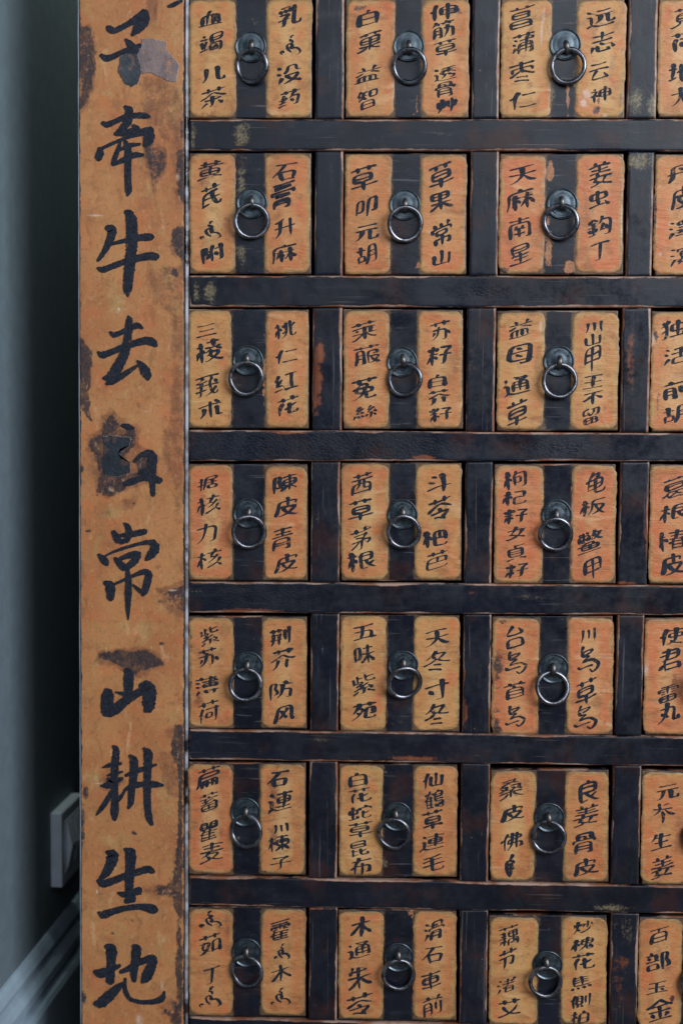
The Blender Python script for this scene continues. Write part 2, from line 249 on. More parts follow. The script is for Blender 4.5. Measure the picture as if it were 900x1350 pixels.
def paper_mat(name, cols, board=False):
    """varnished orange paper: cols = (centre, centre darker, aged border)"""
    m, nt, b, _ = new_mat(name); k = NT(nt)
    c1 = k.coord(); cw = k.coord((.35, 1, 1)) if not board else k.coord((1, 1, .45))
    fib = k.coord((.25, 1, 1.6))
    big = k.noise(c1, 22 if not board else 16, 5, .6, .4); mid = k.noise(c1, 110, 6, .7); fine = k.noise(c1, 480, 4, .7); wr = k.noise(cw, 70, 4, .55, .6); fb = k.noise(fib, 420, 3, .6)
    col = k.mix(k.ramp(big, .32, .68), cols[0], cols[1])
    col = k.mix(k.math('MULTIPLY', k.ramp(k.noise(c1, 46, 4, .6, .8), .48, .7), .4), col, cols[2])
    col = k.mix(k.math('MULTIPLY', k.ramp(k.noise(c1, 34, 3, .5, .3), .50, .70), .7 if not board else .4), col, (.55, .14, .05))
    if not board:
        pale = k.math('MULTIPLY', k.ramp(k.math('ADD', k.attr('edge'), k.math('MULTIPLY', k.math('SUBTRACT', k.noise(c1, 30, 4, .6), .5), 26.0)), 9.0, 19.0), k.attr('tone'))
        col = k.mix(k.math('MULTIPLY', pale, .75), col, (.60, .36, .15))
        e = k.math('ADD', k.attr('edge'), k.math('MULTIPLY', k.math('SUBTRACT', k.noise(c1, 60, 4, .6), .5), 11.0))
        bs = k.ramp(k.noise(c1, 28, 3), .36, .58, .15, .85)
        col = k.mix(k.math('MULTIPLY', k.ramp(e, 4.0, 2.6), bs), col, cols[2])
        e3 = k.math('ADD', k.attr('edge'), k.math('MULTIPLY', k.math('SUBTRACT', k.noise(c1, 95, 6, .72), .5), 9.0))
        col = k.mix(k.math('MULTIPLY', k.ramp(e3, 3.2, .2), .62), col, (.20, .105, .045))
        e2 = k.math('ADD', k.attr('edge'), k.math('MULTIPLY', k.math('SUBTRACT', mid, .5), 3.0))
        col = k.mix(k.math('MULTIPLY', k.ramp(e2, .7, -.5), .7), col, (.12, .08, .045))
    else:
        e2 = k.math('ADD', k.attr('edge'), k.math('MULTIPLY', k.math('SUBTRACT', k.noise(c1, 50, 6, .7), .5), 9.0))
        col = k.mix(k.ramp(e2, 1.3, .5), col, (.045, .04, .045))
    col = k.mix(k.math('MULTIPLY', k.ramp(wr, .60, .74), .5), col, (.70, .42, .22))
    col = k.mix(k.math('MULTIPLY', k.ramp(wr, .42, .28), .55), col, (.27, .105, .04))
    col = k.mix(k.math('MULTIPLY', k.ramp(fb, .55, .75), .16), col, (.30, .14, .06))
    n1 = k.math('MULTIPLY', k.math('SUBTRACT', k.noise(c1, 75, 7, .72), .5), 2.6)
    n2 = k.math('MULTIPLY', k.math('SUBTRACT', fine, .5), .9)
    nn = k.math('ADD', n1, n2)
    yf = k.ramp(k.math('ADD', k.attr('yellow'), nn), .35, 1.0)
    col = k.mix(k.math('MULTIPLY', yf, .7), col, k.mix(k.ramp(mid, .3, .7), (.36, .21, .075), (.52, .32, .13)))
    bf = k.ramp(k.math('ADD', k.attr('brown'), nn), .3, 1.0)
    col = k.mix(k.math('MULTIPLY', bf, .72), col, k.mix(k.ramp(mid, .35, .65), (.12, .045, .025), (.28, .10, .045)))
    df = k.ramp(k.math('ADD', k.attr('dark'), nn), .42, .80)
    col = k.mix(k.math('MULTIPLY', df, .92), col, k.mix(k.ramp(fine, .35, .7), (.010, .013, .022), (.060, .040, .040)))
    lf = k.ramp(k.math('MULTIPLY', k.attr('light'), k.math('ADD', nn, 1.0)), .35, 1.0)
    col = k.mix(k.math('MULTIPLY', lf, .75), col, (.62, .45, .36))
    spk = k.ramp(k.noise(c1, 230, 2, .5), .73, .79)
    col = k.mix(k.math('MULTIPLY', spk, .55), col, (.06, .04, .035))
    gd = k.ramp(k.noise(c1, 130, 6, .75, .5), .55, .72); col = k.mix(k.math('MULTIPLY', gd, .6), col, (.16, .07, .035))
    gl = k.ramp(k.noise(c1, 40, 6, .7, .4), .52, .66); col = k.mix(k.math('MULTIPLY', gl, .5), col, (.25, .11, .045))
    col = k.mix(k.math('MULTIPLY', k.ramp(k.noise(k.coord((.4, 1, 1)) if not board else c1, 260, 5, .75), .48, .30), .45), col, (.20, .08, .03))
    col = k.mix(k.math('MULTIPLY', k.ramp(k.noise(k.coord((.5, 1, 1.2)) if not board else k.coord((1, 1, .5)), 330, 4, .7, .4), .56, .72), .4), col, (.66, .38, .18))
    k.l(col, b.inputs['Base Color'])
    k.l(k.ramp(mid, .3, .7, .36, .58), b.inputs['Roughness'])
    b.inputs['Specular IOR Level'].default_value = .4
    h = k.math('ADD', k.math('MULTIPLY', wr, 1.0), k.math('MULTIPLY', fb, .18))
    nrm = k.bump(h, .9 if not board else .45, .0016 if not board else .0008)
    nrm = k.bump(mid, .5, .0004, nrm)
    nrm = k.bump(df, -.8, .0004, nrm)
    k.l(nrm, b.inputs['Normal'])
    return m

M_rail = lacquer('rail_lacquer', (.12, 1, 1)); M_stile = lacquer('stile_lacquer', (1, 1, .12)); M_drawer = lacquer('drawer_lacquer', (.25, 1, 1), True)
PAPERS = [paper_mat('paper_orange', ((.54, .225, .082), (.47, .165, .056), (.43, .25, .088))),
          paper_mat('paper_red_orange', ((.56, .19, .074), (.49, .14, .052), (.43, .245, .09))),
          paper_mat('paper_ochre', ((.55, .27, .095), (.50, .21, .07), (.44, .27, .095)))]
M_board = paper_mat('post_orange_paint', ((.49, .215, .078), (.41, .155, .056), (.42, .245, .09)), True)

def ink_mat(name, wear):
    m, nt, b, out = new_mat(name); k = NT(nt)
    c = k.coord(); n = k.noise(c, 380, 5, .7); n2 = k.noise(c, 120, 4, .6)
    k.l(k.mix(k.ramp(n, .3, .7), (.006, .008, .014), (.026, .029, .042)), b.inputs['Base Color'])
    b.inputs['Roughness'].default_value = .6; b.inputs['Specular IOR Level'].default_value = .2
    tr = k.n('ShaderNodeBsdfTransparent'); mx = k.n('ShaderNodeMixShader')
    n3 = k.noise(c, 26, 3, .6)
    f = k.ramp(k.math('ADD', k.math('ADD', k.math('MULTIPLY', n, .5), k.math('MULTIPLY', n2, .3)), k.math('MULTIPLY', n3, .25)), wear, wear + .13, 0, .8)
    k.l(f, mx.inputs[0]); k.l(b.outputs[0], mx.inputs[1]); k.l(tr.outputs[0], mx.inputs[2]); k.l(mx.outputs[0], out.inputs[0])
    return m
M_ink = ink_mat('brushed_ink', .545); M_ink_big = ink_mat('brushed_ink_post', .575)

def metal_mat(name, dark, light, rough, metallic, scale=160, bumpd=.0003):
    m, nt, b, _ = new_mat(name); k = NT(nt)
    c = k.coord(); n = k.noise(c, scale, 5, .65); n2 = k.noise(c, scale * 4, 4, .6)
    k.l(k.mix(k.ramp(n, .35, .65), dark, light), b.inputs['Base Color'])
    k.l(k.ramp(n2, .3, .7, rough - .08, rough + .12), b.inputs['Roughness'])
    b.inputs['Metallic'].default_value = metallic
    k.l(k.bump(k.math('ADD', n, k.math('MULTIPLY', n2, .5)), .5, bumpd), b.inputs['Normal'])
    return m
M_ring = metal_mat('worn_iron_ring', (.065, .065, .075), (.25, .255, .285), .32, 1.0, 90, .00008)
M_plate = metal_mat('dark_iron_plate', (.035, .048, .058), (.11, .135, .155), .34, .85, 70)
M_post = metal_mat('iron_staple', (.08, .072, .07), (.18, .165, .16), .42, 1.0)
def plain(name, col, rough, bump=.0003, scale=120, spec=.5):
    m, nt, b, _ = new_mat(name); k = NT(nt)
    c = k.coord(); n = k.noise(c, scale, 4, .6)
    d = tuple(x * .88 for x in col)
    k.l(k.mix(k.ramp(n, .35, .65), d, col), b.inputs['Base Color'])
    b.inputs['Roughness'].default_value = rough; b.inputs['Specular IOR Level'].default_value = spec
    k.l(k.bump(n, .4, bump), b.inputs['Normal'])
    return m
M_wall = plain('wall_paint', (.135, .175, .20), .75, .0004, 60)
M_trim = plain('baseboard_paint', (.30, .38, .45), .4, .0002, 40)
M_socket = plain('socket_plastic', (.66, .72, .80), .35, .00005, 40)
M_hole = plain('socket_slot', (.02, .02, .02), .6)
M_inside = plain('dark_inside', (.015, .012, .012), .8)
M_floor = plain('floor_boards', (.10, .08, .07), .5)
M_sidewood = plain('cabinet_side', (.05, .045, .045), .5)

# ------------------------------------------------------------------ board-like panels with rounded, slightly wavy edges
def wob(p, s, seed): return noise.noise(Vector((p * s, seed * 7.31, 1.7)))
def panel(name, quad, y0, depth, mat, target, parent, bev=.0016, step=.0032, wave=.00035, halo=None, warp=.0003, bias=(0, 0, 0, 0)):
    """quad = four (x, z): top-left, top-right, bottom-right, bottom-left"""
    q = np.array(quad, float); W = np.hypot(*(q[1] - q[0])); H = np.hypot(*(q[3] - q[0]))
    def ticks(L):
        e = [0, .15 * bev, .45 * bev, .8 * bev, 1.4 * bev, 2.4 * bev]
        n = max(2, int((L - 4.8 * bev) / step)); inner = list(np.linspace(3.4 * bev, L - 3.4 * bev, n))
        return np.array(e + inner + [L - x for x in reversed(e)])
    U = ticks(W); V = ticks(H); nu, nv = len(U), len(V)
    sd = random.random() * 50
    ew = {s: np.array([wob(t, 45, sd + i) * wave + wob(t, 14, sd + i + 9) * wave for t in L]) for i, (s, L) in enumerate((('t', U), ('b', U), ('l', V), ('r', V)))}
    def hh(d):
        d = np.minimum(d, bev); return bev - np.sqrt(np.maximum(bev * bev - (bev - d) ** 2, 0))
    verts = []; edge = []
    for j, v in enumerate(V):
        for i, u in enumerate(U):
            fu, fv = u / W, v / H
            p = (q[0] * (1 - fu) + q[1] * fu) * (1 - fv) + (q[3] * (1 - fu) + q[2] * fu) * fv
            x = p[0] + ew['l'][j] * (1 - fu) + ew['r'][j] * fu; z = p[1] + ew['t'][i] * (1 - fv) + ew['b'][i] * fv
            du, dv = min(u, W - u), min(v, H - v)
            y = y0 + min(hh(du) + hh(dv), bev * 1.5) + warp * noise.noise(Vector((x * 22, z * 22, sd)))
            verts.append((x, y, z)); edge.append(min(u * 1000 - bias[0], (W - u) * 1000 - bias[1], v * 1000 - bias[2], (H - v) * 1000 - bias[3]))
    faces = [(j * nu + i, (j + 1) * nu + i, (j + 1) * nu + i + 1, j * nu + i + 1) for j in range(nv - 1) for i in range(nu - 1)]
    # skirt to the back
    loop = [i for i in range(nu)] + [j * nu + nu - 1 for j in range(1, nv)] + [(nv - 1) * nu + i for i in range(nu - 2, -1, -1)] + [j * nu for j in range(nv - 2, 0, -1)]
    b0 = len(verts)
    for i in loop: verts.append((verts[i][0], y0 + depth, verts[i][2])); edge.append(0.0 if depth < .02 else 20.0)
    n = len(loop)
    faces += [(loop[a], loop[(a + 1) % n], b0 + (a + 1) % n, b0 + a) for a in range(n)]
    faces.append(tuple(b0 + a for a in range(n)))
    P = np.array(verts); X, Z = P[:, 0], P[:, 2]
    attrs = {'edge': edge}
    for kd in ('brown', 'tan', 'crack', 'orange', 'dark', 'yellow', 'light'):
        if any(s[0] == kd and s[1] == target for s in STAINS): attrs[kd] = field(kd, target, X, Z)
    if halo is not None:
        d = np.full_like(X, 1.0)
        for (hx0, hx1, hz0, hz1) in halo:
            dx = np.maximum(np.maximum(hx0 - X, X - hx1), 0); dz = np.maximum(np.maximum(hz0 - Z, Z - hz1), 0)
            d = np.minimum(d, np.hypot(dx, dz))
        attrs['halo'] = np.clip(1.15 - d / .0035, 0, 1.2)
    me = mesh(name, verts, faces, True, attrs)
    return link(name, me, mat, parent)

# ------------------------------------------------------------------ paper strips
def paper_h(x, z, sd):
    return .00022 * noise.noise(Vector((x * 60, z * 130, sd))) + .00014 * noise.noise(Vector((x * 160, z * 300, sd + 5)))
def strip(x0, x1, z0, z1, ybase, mat, parent, sd, rad=.0065, thick=.0004, grime=None):
    W, H = x1 - x0, z1 - z0; nu, nv = 22, 54
    verts = []; edge = []
    for j in range(nv):
        b = -1 + 2 * j / (nv - 1); b = math.copysign(1 - (1 - abs(b)) ** 1.25, b)
        for i in range(nu):
            a = -1 + 2 * i / (nu - 1); a = math.copysign(1 - (1 - abs(a)) ** 1.25, a)
            x = a * W / 2; z = b * H / 2
            # pull the corners in to round them
            cx, cz = abs(x) - (W / 2 - rad), abs(z) - (H / 2 - rad)
            if cx > 0 and cz > 0:
                m_ = max(cx, cz); hyp = math.hypot(cx, cz); f = m_ / hyp
                x = math.copysign(W / 2 - rad + cx * f, x); z = math.copysign(H / 2 - rad + cz * f, z)
                d = rad - m_
            else: d = min(W / 2 - abs(x), H / 2 - abs(z))
            t = math.atan2(z, x)
            wv = (.0009 * noise.noise(Vector((x * 210, z * 210, sd))) + .0011 * noise.noise(Vector((x * 35, z * 35, sd + 3)))) * max(0, 1 - d / .006)
            X = (x0 + x1) / 2 + x + wv * (1 if x > 0 else -1); Z = (z0 + z1) / 2 + z + wv * .7 * (1 if z > 0 else -1)
            y = ybase - thick * min(1, d / .0009) - paper_h(X, Z, sd) * min(1, d / .003)
            verts.append((X, y, Z)); edge.append(d * 1000)
    faces = [(j * nu + i, j * nu + i + 1, (j + 1) * nu + i + 1, (j + 1) * nu + i) for j in range(nv - 1) for i in range(nu - 1)]
    P = np.array(verts); attrs = {'edge': edge, 'tone': [.15 + .85 * ((sd * 7.77) % 1.0)] * len(verts)}
    for kd in ('dark', 'brown', 'light', 'yellow'): attrs[kd] = field(kd, 'paper', P[:, 0], P[:, 2])
    if grime is not None:
        gx, gz, gs = grime; attrs['brown'] = np.maximum(attrs['brown'], np.clip(1.2 - np.hypot((P[:, 0] - gx) / .021, (P[:, 2] - gz) / .024), 0, 1) * gs)
    return link('paper_strip', mesh('paper_strip', verts, faces, True, attrs), mat, parent)

# ------------------------------------------------------------------ brush writing
# one entry per character, in the order of the string: its strokes as x, y, x, y ... on a 64 by 64 square
CHARACTERS = '杞血竭儿茶乳没药白菓益智伸筋草透骨艸菖蒲枣仁远志云神莧荷地尤黄芪附石膏升麻叩元胡果常山天南星姜虫鈎丁丹皮澤瀉三棱莪朮桃红花莱菔菟絲苏籽芥母通川甲王不留独活前据核力陳青茜茅根斗苓杷芭枸女貞龟板鳖葛椿紫薄荆防风五味苑冬寸台乌首使君雷丸萹蓄瞿麦連楝子蛇昆布仙鶴毛桑佛手良叅生茹藿木車藕节渚艾炒槐焦側柏百部玉金香茯竹羌柴大甘枝朱滑'
STROKES = [
[[30, 11, 53, 11, 53, 30], [53, 30, 31, 30, 31, 54, 33, 56, 54, 56, 57, 47], [15, 27, 20, 27, 23, 33], [15, 27, 11, 32, 6, 46], [7, 17, 23, 17], [16, 6, 16, 57]],
[[38, 19, 38, 56], [12, 56, 12, 19, 51, 19, 51, 55], [32, 7, 29, 8, 25, 20, 25, 56], [6, 56, 57, 56]],
[[43, 41, 37, 47], [7, 17, 23, 17], [9, 24, 11, 43], [33, 32, 57, 33, 55, 55, 54, 57, 49, 58], [43, 38, 43, 41], [43, 41, 49, 46], [31, 16, 55, 16], [13, 6, 15, 11], [28, 39, 31, 41, 31, 51, 49, 51], [21, 25, 17, 47], [33, 25, 53, 25, 55, 8, 31, 7, 31, 24, 33, 25], [7, 51, 24, 47], [33, 25, 33, 32, 28, 39]],
[[42, 7, 42, 53, 55, 55, 57, 45], [19, 7, 18, 39, 15, 47, 9, 53]],
[[21, 45, 10, 54], [7, 33, 17, 30, 31, 19, 49, 31, 58, 33], [43, 45, 53, 54], [14, 37, 49, 37], [31, 30, 31, 55, 25, 57], [7, 12, 55, 12], [20, 6, 20, 17], [43, 6, 43, 17]],
[[10, 15, 13, 22], [41, 7, 41, 53, 43, 56, 55, 56, 57, 47], [9, 9, 33, 7], [19, 14, 23, 22], [32, 13, 28, 21], [7, 43, 32, 41], [9, 27, 29, 27, 27, 31, 20, 38, 20, 57, 14, 57]],
[[7, 23, 15, 27], [10, 7, 17, 11], [17, 39, 9, 54], [23, 26, 29, 20, 31, 7, 46, 7, 47, 23, 56, 23], [27, 33, 50, 32, 50, 37, 41, 48, 21, 56], [27, 33, 29, 38, 37, 48, 55, 56]],
[[37, 35, 42, 45], [7, 55, 26, 52], [17, 19, 10, 32], [37, 25, 55, 25, 52, 55, 50, 57, 43, 57], [7, 11, 57, 11], [21, 6, 21, 15], [8, 45, 25, 42], [7, 33, 17, 33], [24, 27, 17, 33, 12, 43], [42, 6, 42, 14, 37, 19, 37, 25, 31, 33]],
[[12, 53, 51, 53], [31, 6, 27, 15], [12, 34, 51, 34], [12, 57, 12, 17, 27, 15, 51, 16, 51, 57]],
[[5, 55, 10, 55, 21, 50, 26, 44], [37, 43, 38, 47, 42, 50, 55, 55], [8, 10, 56, 10], [13, 27, 50, 27], [31, 19, 31, 56], [50, 27, 49, 35, 13, 35, 13, 19, 49, 19, 50, 27], [41, 7, 41, 14], [21, 7, 21, 13], [7, 43, 56, 43]],
[[25, 37, 25, 57], [37, 37, 37, 57], [7, 33, 9, 33, 22, 26], [45, 7, 41, 18], [18, 7, 22, 13, 21, 18], [38, 27, 41, 26, 55, 32], [13, 57, 14, 37, 49, 37, 50, 57], [7, 18, 56, 18], [6, 57, 57, 57]],
[[17, 46, 50, 46], [10, 15, 10, 20], [17, 55, 50, 55], [20, 22, 21, 25, 30, 30], [39, 11, 55, 11, 55, 27, 38, 27, 39, 11], [14, 10, 30, 11], [17, 55, 18, 36, 49, 36, 50, 55], [15, 5, 10, 15], [21, 11, 19, 25, 9, 33], [10, 20, 19, 20, 20, 22, 21, 20, 31, 20]],
[[7, 29, 9, 25, 14, 23], [25, 40, 57, 40], [25, 27, 57, 27], [25, 40, 25, 15, 57, 15, 57, 40], [41, 7, 41, 57], [19, 7, 14, 21, 15, 56]],
[[45, 11, 47, 18], [19, 11, 23, 19], [12, 43, 27, 43], [12, 33, 27, 33], [37, 11, 57, 11], [34, 29, 55, 29, 54, 54, 53, 57, 47, 57], [42, 23, 41, 43, 33, 56], [14, 11, 30, 11, 33, 15], [9, 56, 12, 44, 12, 25, 27, 24, 27, 56, 21, 57], [38, 7, 37, 11, 29, 18], [15, 7, 14, 11, 7, 19]],
[[13, 29, 49, 29], [31, 38, 31, 57], [7, 47, 57, 47], [7, 10, 56, 10], [31, 38, 49, 37, 49, 21, 14, 20, 13, 37, 31, 38], [21, 6, 21, 15], [42, 6, 42, 14]],
[[7, 29, 14, 29, 14, 50], [9, 53, 14, 50], [14, 50, 26, 55, 57, 55], [39, 17, 57, 28], [45, 37, 54, 37, 54, 41, 52, 47, 44, 48], [8, 8, 14, 15], [33, 31, 31, 41, 23, 48], [24, 9, 51, 6, 55, 7], [25, 28, 27, 31, 45, 31, 45, 37], [39, 8, 39, 26], [22, 16, 56, 16], [21, 29, 39, 17]],
[[15, 47, 48, 47], [16, 13, 33, 13, 33, 22], [15, 39, 48, 39], [16, 22, 17, 5, 47, 5, 47, 22], [7, 30, 7, 22, 55, 22, 56, 29], [15, 57, 16, 30, 47, 30, 48, 55, 47, 57, 40, 57]],
[[19, 6, 17, 45, 9, 57], [45, 6, 45, 57], [36, 15, 37, 38, 55, 37, 55, 15], [9, 15, 9, 38, 27, 38, 28, 15]],
[[15, 25, 48, 25], [42, 6, 42, 9], [11, 55, 53, 55], [11, 47, 53, 47], [21, 6, 21, 9], [48, 25, 47, 19, 15, 19, 16, 33, 47, 33, 48, 25], [11, 55, 11, 39, 52, 39, 53, 55], [7, 9, 56, 9]],
[[7, 30, 14, 33], [49, 16, 54, 18, 54, 23], [10, 19, 17, 22], [16, 43, 9, 55], [25, 39, 55, 39], [25, 47, 55, 47], [7, 9, 57, 9], [25, 57, 25, 31, 54, 31, 55, 54, 54, 57, 49, 58], [22, 23, 57, 23], [21, 6, 21, 14], [42, 6, 42, 13, 39, 17, 39, 57]],
[[16, 49, 46, 56], [31, 27, 51, 37, 57, 37], [20, 40, 43, 44], [7, 37, 11, 37, 31, 27], [8, 11, 55, 11], [13, 29, 13, 20, 50, 20, 51, 28], [31, 7, 31, 33]],
[[28, 16, 54, 16], [24, 53, 57, 53], [7, 29, 15, 23], [21, 7, 15, 21, 15, 57]],
[[6, 25, 14, 25, 14, 49], [7, 55, 14, 49], [14, 49, 29, 55, 53, 55, 58, 52], [9, 8, 16, 13], [33, 22, 31, 37, 22, 45], [27, 8, 53, 8], [44, 21, 45, 45, 55, 45, 56, 39], [23, 21, 56, 21]],
[[20, 42, 21, 57, 43, 57, 46, 51], [11, 43, 7, 55], [27, 36, 36, 41], [51, 43, 56, 55], [7, 15, 57, 15], [31, 7, 31, 29], [11, 29, 53, 29]],
[[13, 51, 49, 49], [26, 26, 13, 51], [13, 7, 50, 7], [6, 25, 57, 25], [43, 37, 54, 54]],
[[9, 37, 16, 32], [15, 7, 18, 11], [16, 32, 21, 33, 25, 38], [31, 41, 57, 41], [31, 27, 57, 27], [43, 6, 43, 57], [31, 41, 31, 15, 57, 15, 57, 41], [8, 16, 23, 17, 16, 32, 16, 57]],
[[16, 27, 47, 27], [5, 56, 8, 57, 19, 54, 23, 51, 25, 43], [16, 35, 47, 35], [38, 43, 39, 56, 55, 57, 57, 51], [8, 9, 56, 9], [38, 43, 16, 43, 16, 19, 47, 19, 47, 43, 38, 43], [42, 6, 42, 13], [21, 6, 21, 13]],
[[51, 23, 51, 54, 50, 57, 42, 57], [9, 34, 14, 33], [26, 46, 27, 33, 41, 33, 41, 46, 26, 46], [8, 11, 56, 11], [25, 23, 57, 23], [21, 6, 21, 16], [43, 6, 43, 15], [19, 21, 14, 31, 15, 57]],
[[42, 7, 42, 43], [14, 8, 14, 43], [7, 21, 20, 21], [29, 13, 31, 55, 55, 56, 57, 49], [23, 32, 31, 27, 41, 25, 43, 21, 55, 19, 54, 41, 49, 42], [7, 47, 21, 41]],
[[41, 7, 51, 13], [35, 28, 36, 55, 53, 56, 56, 54, 57, 47], [7, 20, 56, 20], [29, 6, 28, 28, 23, 43, 15, 52, 7, 56]],
[[40, 51, 56, 57], [8, 57, 27, 52], [31, 21, 31, 46], [31, 46, 49, 47, 50, 30, 13, 29, 14, 47, 31, 46], [11, 11, 53, 11], [13, 38, 50, 38], [41, 6, 41, 21], [22, 6, 22, 21], [7, 21, 57, 21]],
[[13, 56, 31, 53], [35, 23, 35, 35, 43, 51, 49, 57, 55, 57, 57, 51], [48, 21, 13, 25, 13, 56], [7, 11, 55, 11], [41, 6, 41, 16], [21, 6, 21, 16], [13, 37, 54, 37]],
[[23, 26, 27, 23], [14, 44, 19, 42, 19, 33, 15, 26, 18, 9, 7, 9, 7, 57], [38, 31, 42, 41], [51, 7, 51, 55, 44, 57], [36, 19, 56, 19], [33, 6, 27, 21, 28, 57]],
[[19, 51, 53, 51], [9, 8, 57, 8], [26, 8, 19, 27, 19, 55], [13, 35, 20, 29, 53, 29, 53, 55]],
[[7, 31, 8, 25, 55, 25, 55, 31], [15, 45, 49, 45], [15, 51, 49, 51], [23, 35, 17, 34, 18, 30, 45, 31, 43, 35, 23, 35], [19, 15, 15, 15, 16, 20, 48, 19, 47, 15, 19, 15], [7, 10, 56, 10], [15, 57, 16, 40, 47, 40, 48, 57, 39, 58]],
[[7, 30, 57, 30], [44, 7, 44, 57], [21, 12, 19, 41, 14, 51, 7, 56], [9, 14, 21, 12, 31, 7]],
[[24, 34, 29, 34, 33, 41], [33, 7, 35, 13], [46, 33, 43, 35, 35, 48], [24, 34, 16, 47], [46, 33, 50, 35, 57, 47], [56, 13, 11, 13, 10, 40, 7, 55], [25, 19, 25, 57], [46, 19, 46, 57], [17, 27, 32, 27], [38, 27, 55, 27]],
[[46, 45, 52, 46, 57, 43, 57, 6, 35, 6, 34, 57], [6, 39, 23, 39, 23, 7, 7, 7, 6, 45]],
[[12, 8, 51, 8], [39, 25, 39, 52, 41, 54, 55, 54, 57, 45], [22, 25, 21, 36, 17, 47, 11, 53, 7, 54], [7, 25, 56, 25]],
[[39, 37, 55, 37], [39, 23, 55, 23], [19, 6, 19, 33], [8, 17, 31, 17], [11, 49, 27, 49, 28, 33, 11, 33, 11, 53], [32, 57, 38, 41, 40, 9, 55, 9, 55, 55, 46, 55]],
[[13, 17, 50, 17], [31, 8, 13, 7, 13, 27, 50, 27, 50, 8, 31, 8], [31, 8, 31, 55], [7, 36, 27, 36, 35, 39, 49, 50, 57, 52], [8, 53, 19, 47, 28, 39, 37, 36, 56, 36]],
[[32, 6, 32, 15], [13, 6, 17, 10, 17, 15], [32, 33, 19, 33, 18, 23, 45, 23, 44, 33, 32, 33], [13, 54, 13, 41, 51, 41, 51, 54, 43, 55], [32, 33, 32, 57], [8, 24, 9, 15, 54, 15, 55, 23], [49, 6, 46, 10, 46, 15]],
[[31, 6, 31, 53], [10, 18, 10, 53, 53, 53], [53, 18, 53, 57]],
[[31, 29, 45, 49, 57, 53], [9, 9, 52, 9], [31, 9, 31, 29, 26, 39, 17, 49, 7, 53], [7, 27, 31, 29, 55, 27]],
[[23, 27, 25, 31], [40, 28, 37, 35], [7, 12, 55, 12], [31, 36, 31, 55], [18, 46, 45, 46], [31, 7, 31, 22], [11, 57, 11, 23, 31, 22, 53, 23, 53, 55, 51, 57, 44, 57], [19, 36, 44, 36]],
[[13, 16, 51, 16], [12, 37, 15, 35], [15, 35, 53, 35], [15, 45, 51, 45], [7, 56, 57, 56], [32, 31, 32, 56], [15, 25, 51, 24, 50, 7, 13, 7, 13, 25, 16, 29, 15, 35]],
[[25, 29, 25, 39], [8, 57, 23, 55, 29, 51], [21, 39, 19, 47], [44, 6, 41, 13], [19, 6, 22, 13], [15, 48, 19, 47], [44, 39, 37, 51], [31, 13, 31, 29], [7, 29, 56, 29], [12, 21, 51, 21], [7, 39, 57, 39], [9, 13, 55, 13], [19, 47, 29, 51, 37, 51, 39, 53, 56, 57]],
[[31, 15, 12, 15, 11, 35, 51, 34, 50, 15, 31, 15], [31, 7, 31, 53], [7, 54, 51, 51], [46, 43, 55, 57]],
[[36, 15, 57, 15, 55, 53, 52, 57, 44, 57], [34, 43, 47, 41], [9, 19, 17, 9, 27, 16], [9, 39, 11, 47], [25, 38, 23, 47], [8, 31, 25, 31], [9, 19, 11, 21, 23, 21], [17, 21, 17, 53], [8, 55, 25, 52], [45, 33, 49, 45], [40, 25, 32, 45], [38, 6, 36, 15, 31, 23]],
[[33, 8, 33, 53, 31, 55, 20, 55], [6, 8, 57, 8]],
[[28, 15, 35, 21], [7, 31, 57, 31], [7, 55, 15, 40, 16, 7, 49, 7, 49, 55, 38, 56]],
[[33, 6, 33, 29], [7, 55, 12, 41, 14, 14, 54, 14, 51, 23], [13, 29, 50, 30, 49, 35, 38, 48, 24, 55, 15, 55], [23, 30, 25, 37, 34, 48, 52, 56, 58, 55]],
[[30, 32, 31, 41], [15, 39, 9, 54], [7, 23, 13, 26], [44, 7, 44, 17], [9, 7, 15, 10], [47, 32, 47, 41], [33, 7, 33, 17], [21, 49, 56, 49], [39, 17, 39, 32], [24, 25, 53, 25], [39, 42, 39, 56], [21, 32, 57, 32], [33, 17, 54, 17, 55, 7, 23, 7, 23, 17, 33, 17], [23, 41, 55, 41]],
[[38, 6, 39, 11], [31, 41, 55, 42, 54, 57, 46, 58], [43, 27, 53, 27], [32, 35, 31, 41], [16, 41, 9, 56], [25, 46, 27, 51, 23, 56], [40, 48, 43, 53], [9, 8, 17, 11], [33, 50, 34, 55], [7, 24, 15, 27], [27, 27, 35, 27], [47, 47, 49, 50], [21, 47, 31, 41], [36, 17, 27, 22, 27, 34, 32, 35, 52, 35, 53, 19], [23, 17, 23, 11, 57, 11, 56, 18, 44, 19]],
[[10, 10, 53, 10], [6, 53, 57, 53], [15, 31, 48, 31]],
[[47, 27, 57, 32], [13, 31, 9, 34, 6, 47], [14, 26, 18, 27, 21, 33, 25, 33, 34, 28], [7, 17, 21, 17], [29, 12, 53, 12], [41, 7, 41, 22], [33, 41, 39, 49, 47, 54, 55, 57, 58, 55], [37, 36, 50, 37, 49, 43, 43, 49, 32, 55, 26, 57, 23, 55], [25, 23, 56, 23], [14, 7, 14, 57], [38, 32, 33, 41, 26, 43]],
[[47, 19, 53, 25], [6, 45, 31, 41], [7, 10, 56, 10], [21, 6, 21, 14], [7, 23, 31, 19], [7, 31, 57, 31], [19, 21, 19, 57, 12, 57], [51, 37, 42, 50, 30, 56], [41, 6, 41, 15, 37, 17, 37, 29, 41, 46, 49, 57, 55, 57, 57, 51]],
[[43, 7, 50, 13, 50, 18], [46, 27, 46, 51, 47, 53, 57, 53], [18, 27, 16, 43, 7, 53], [32, 6, 32, 57], [8, 18, 56, 18]],
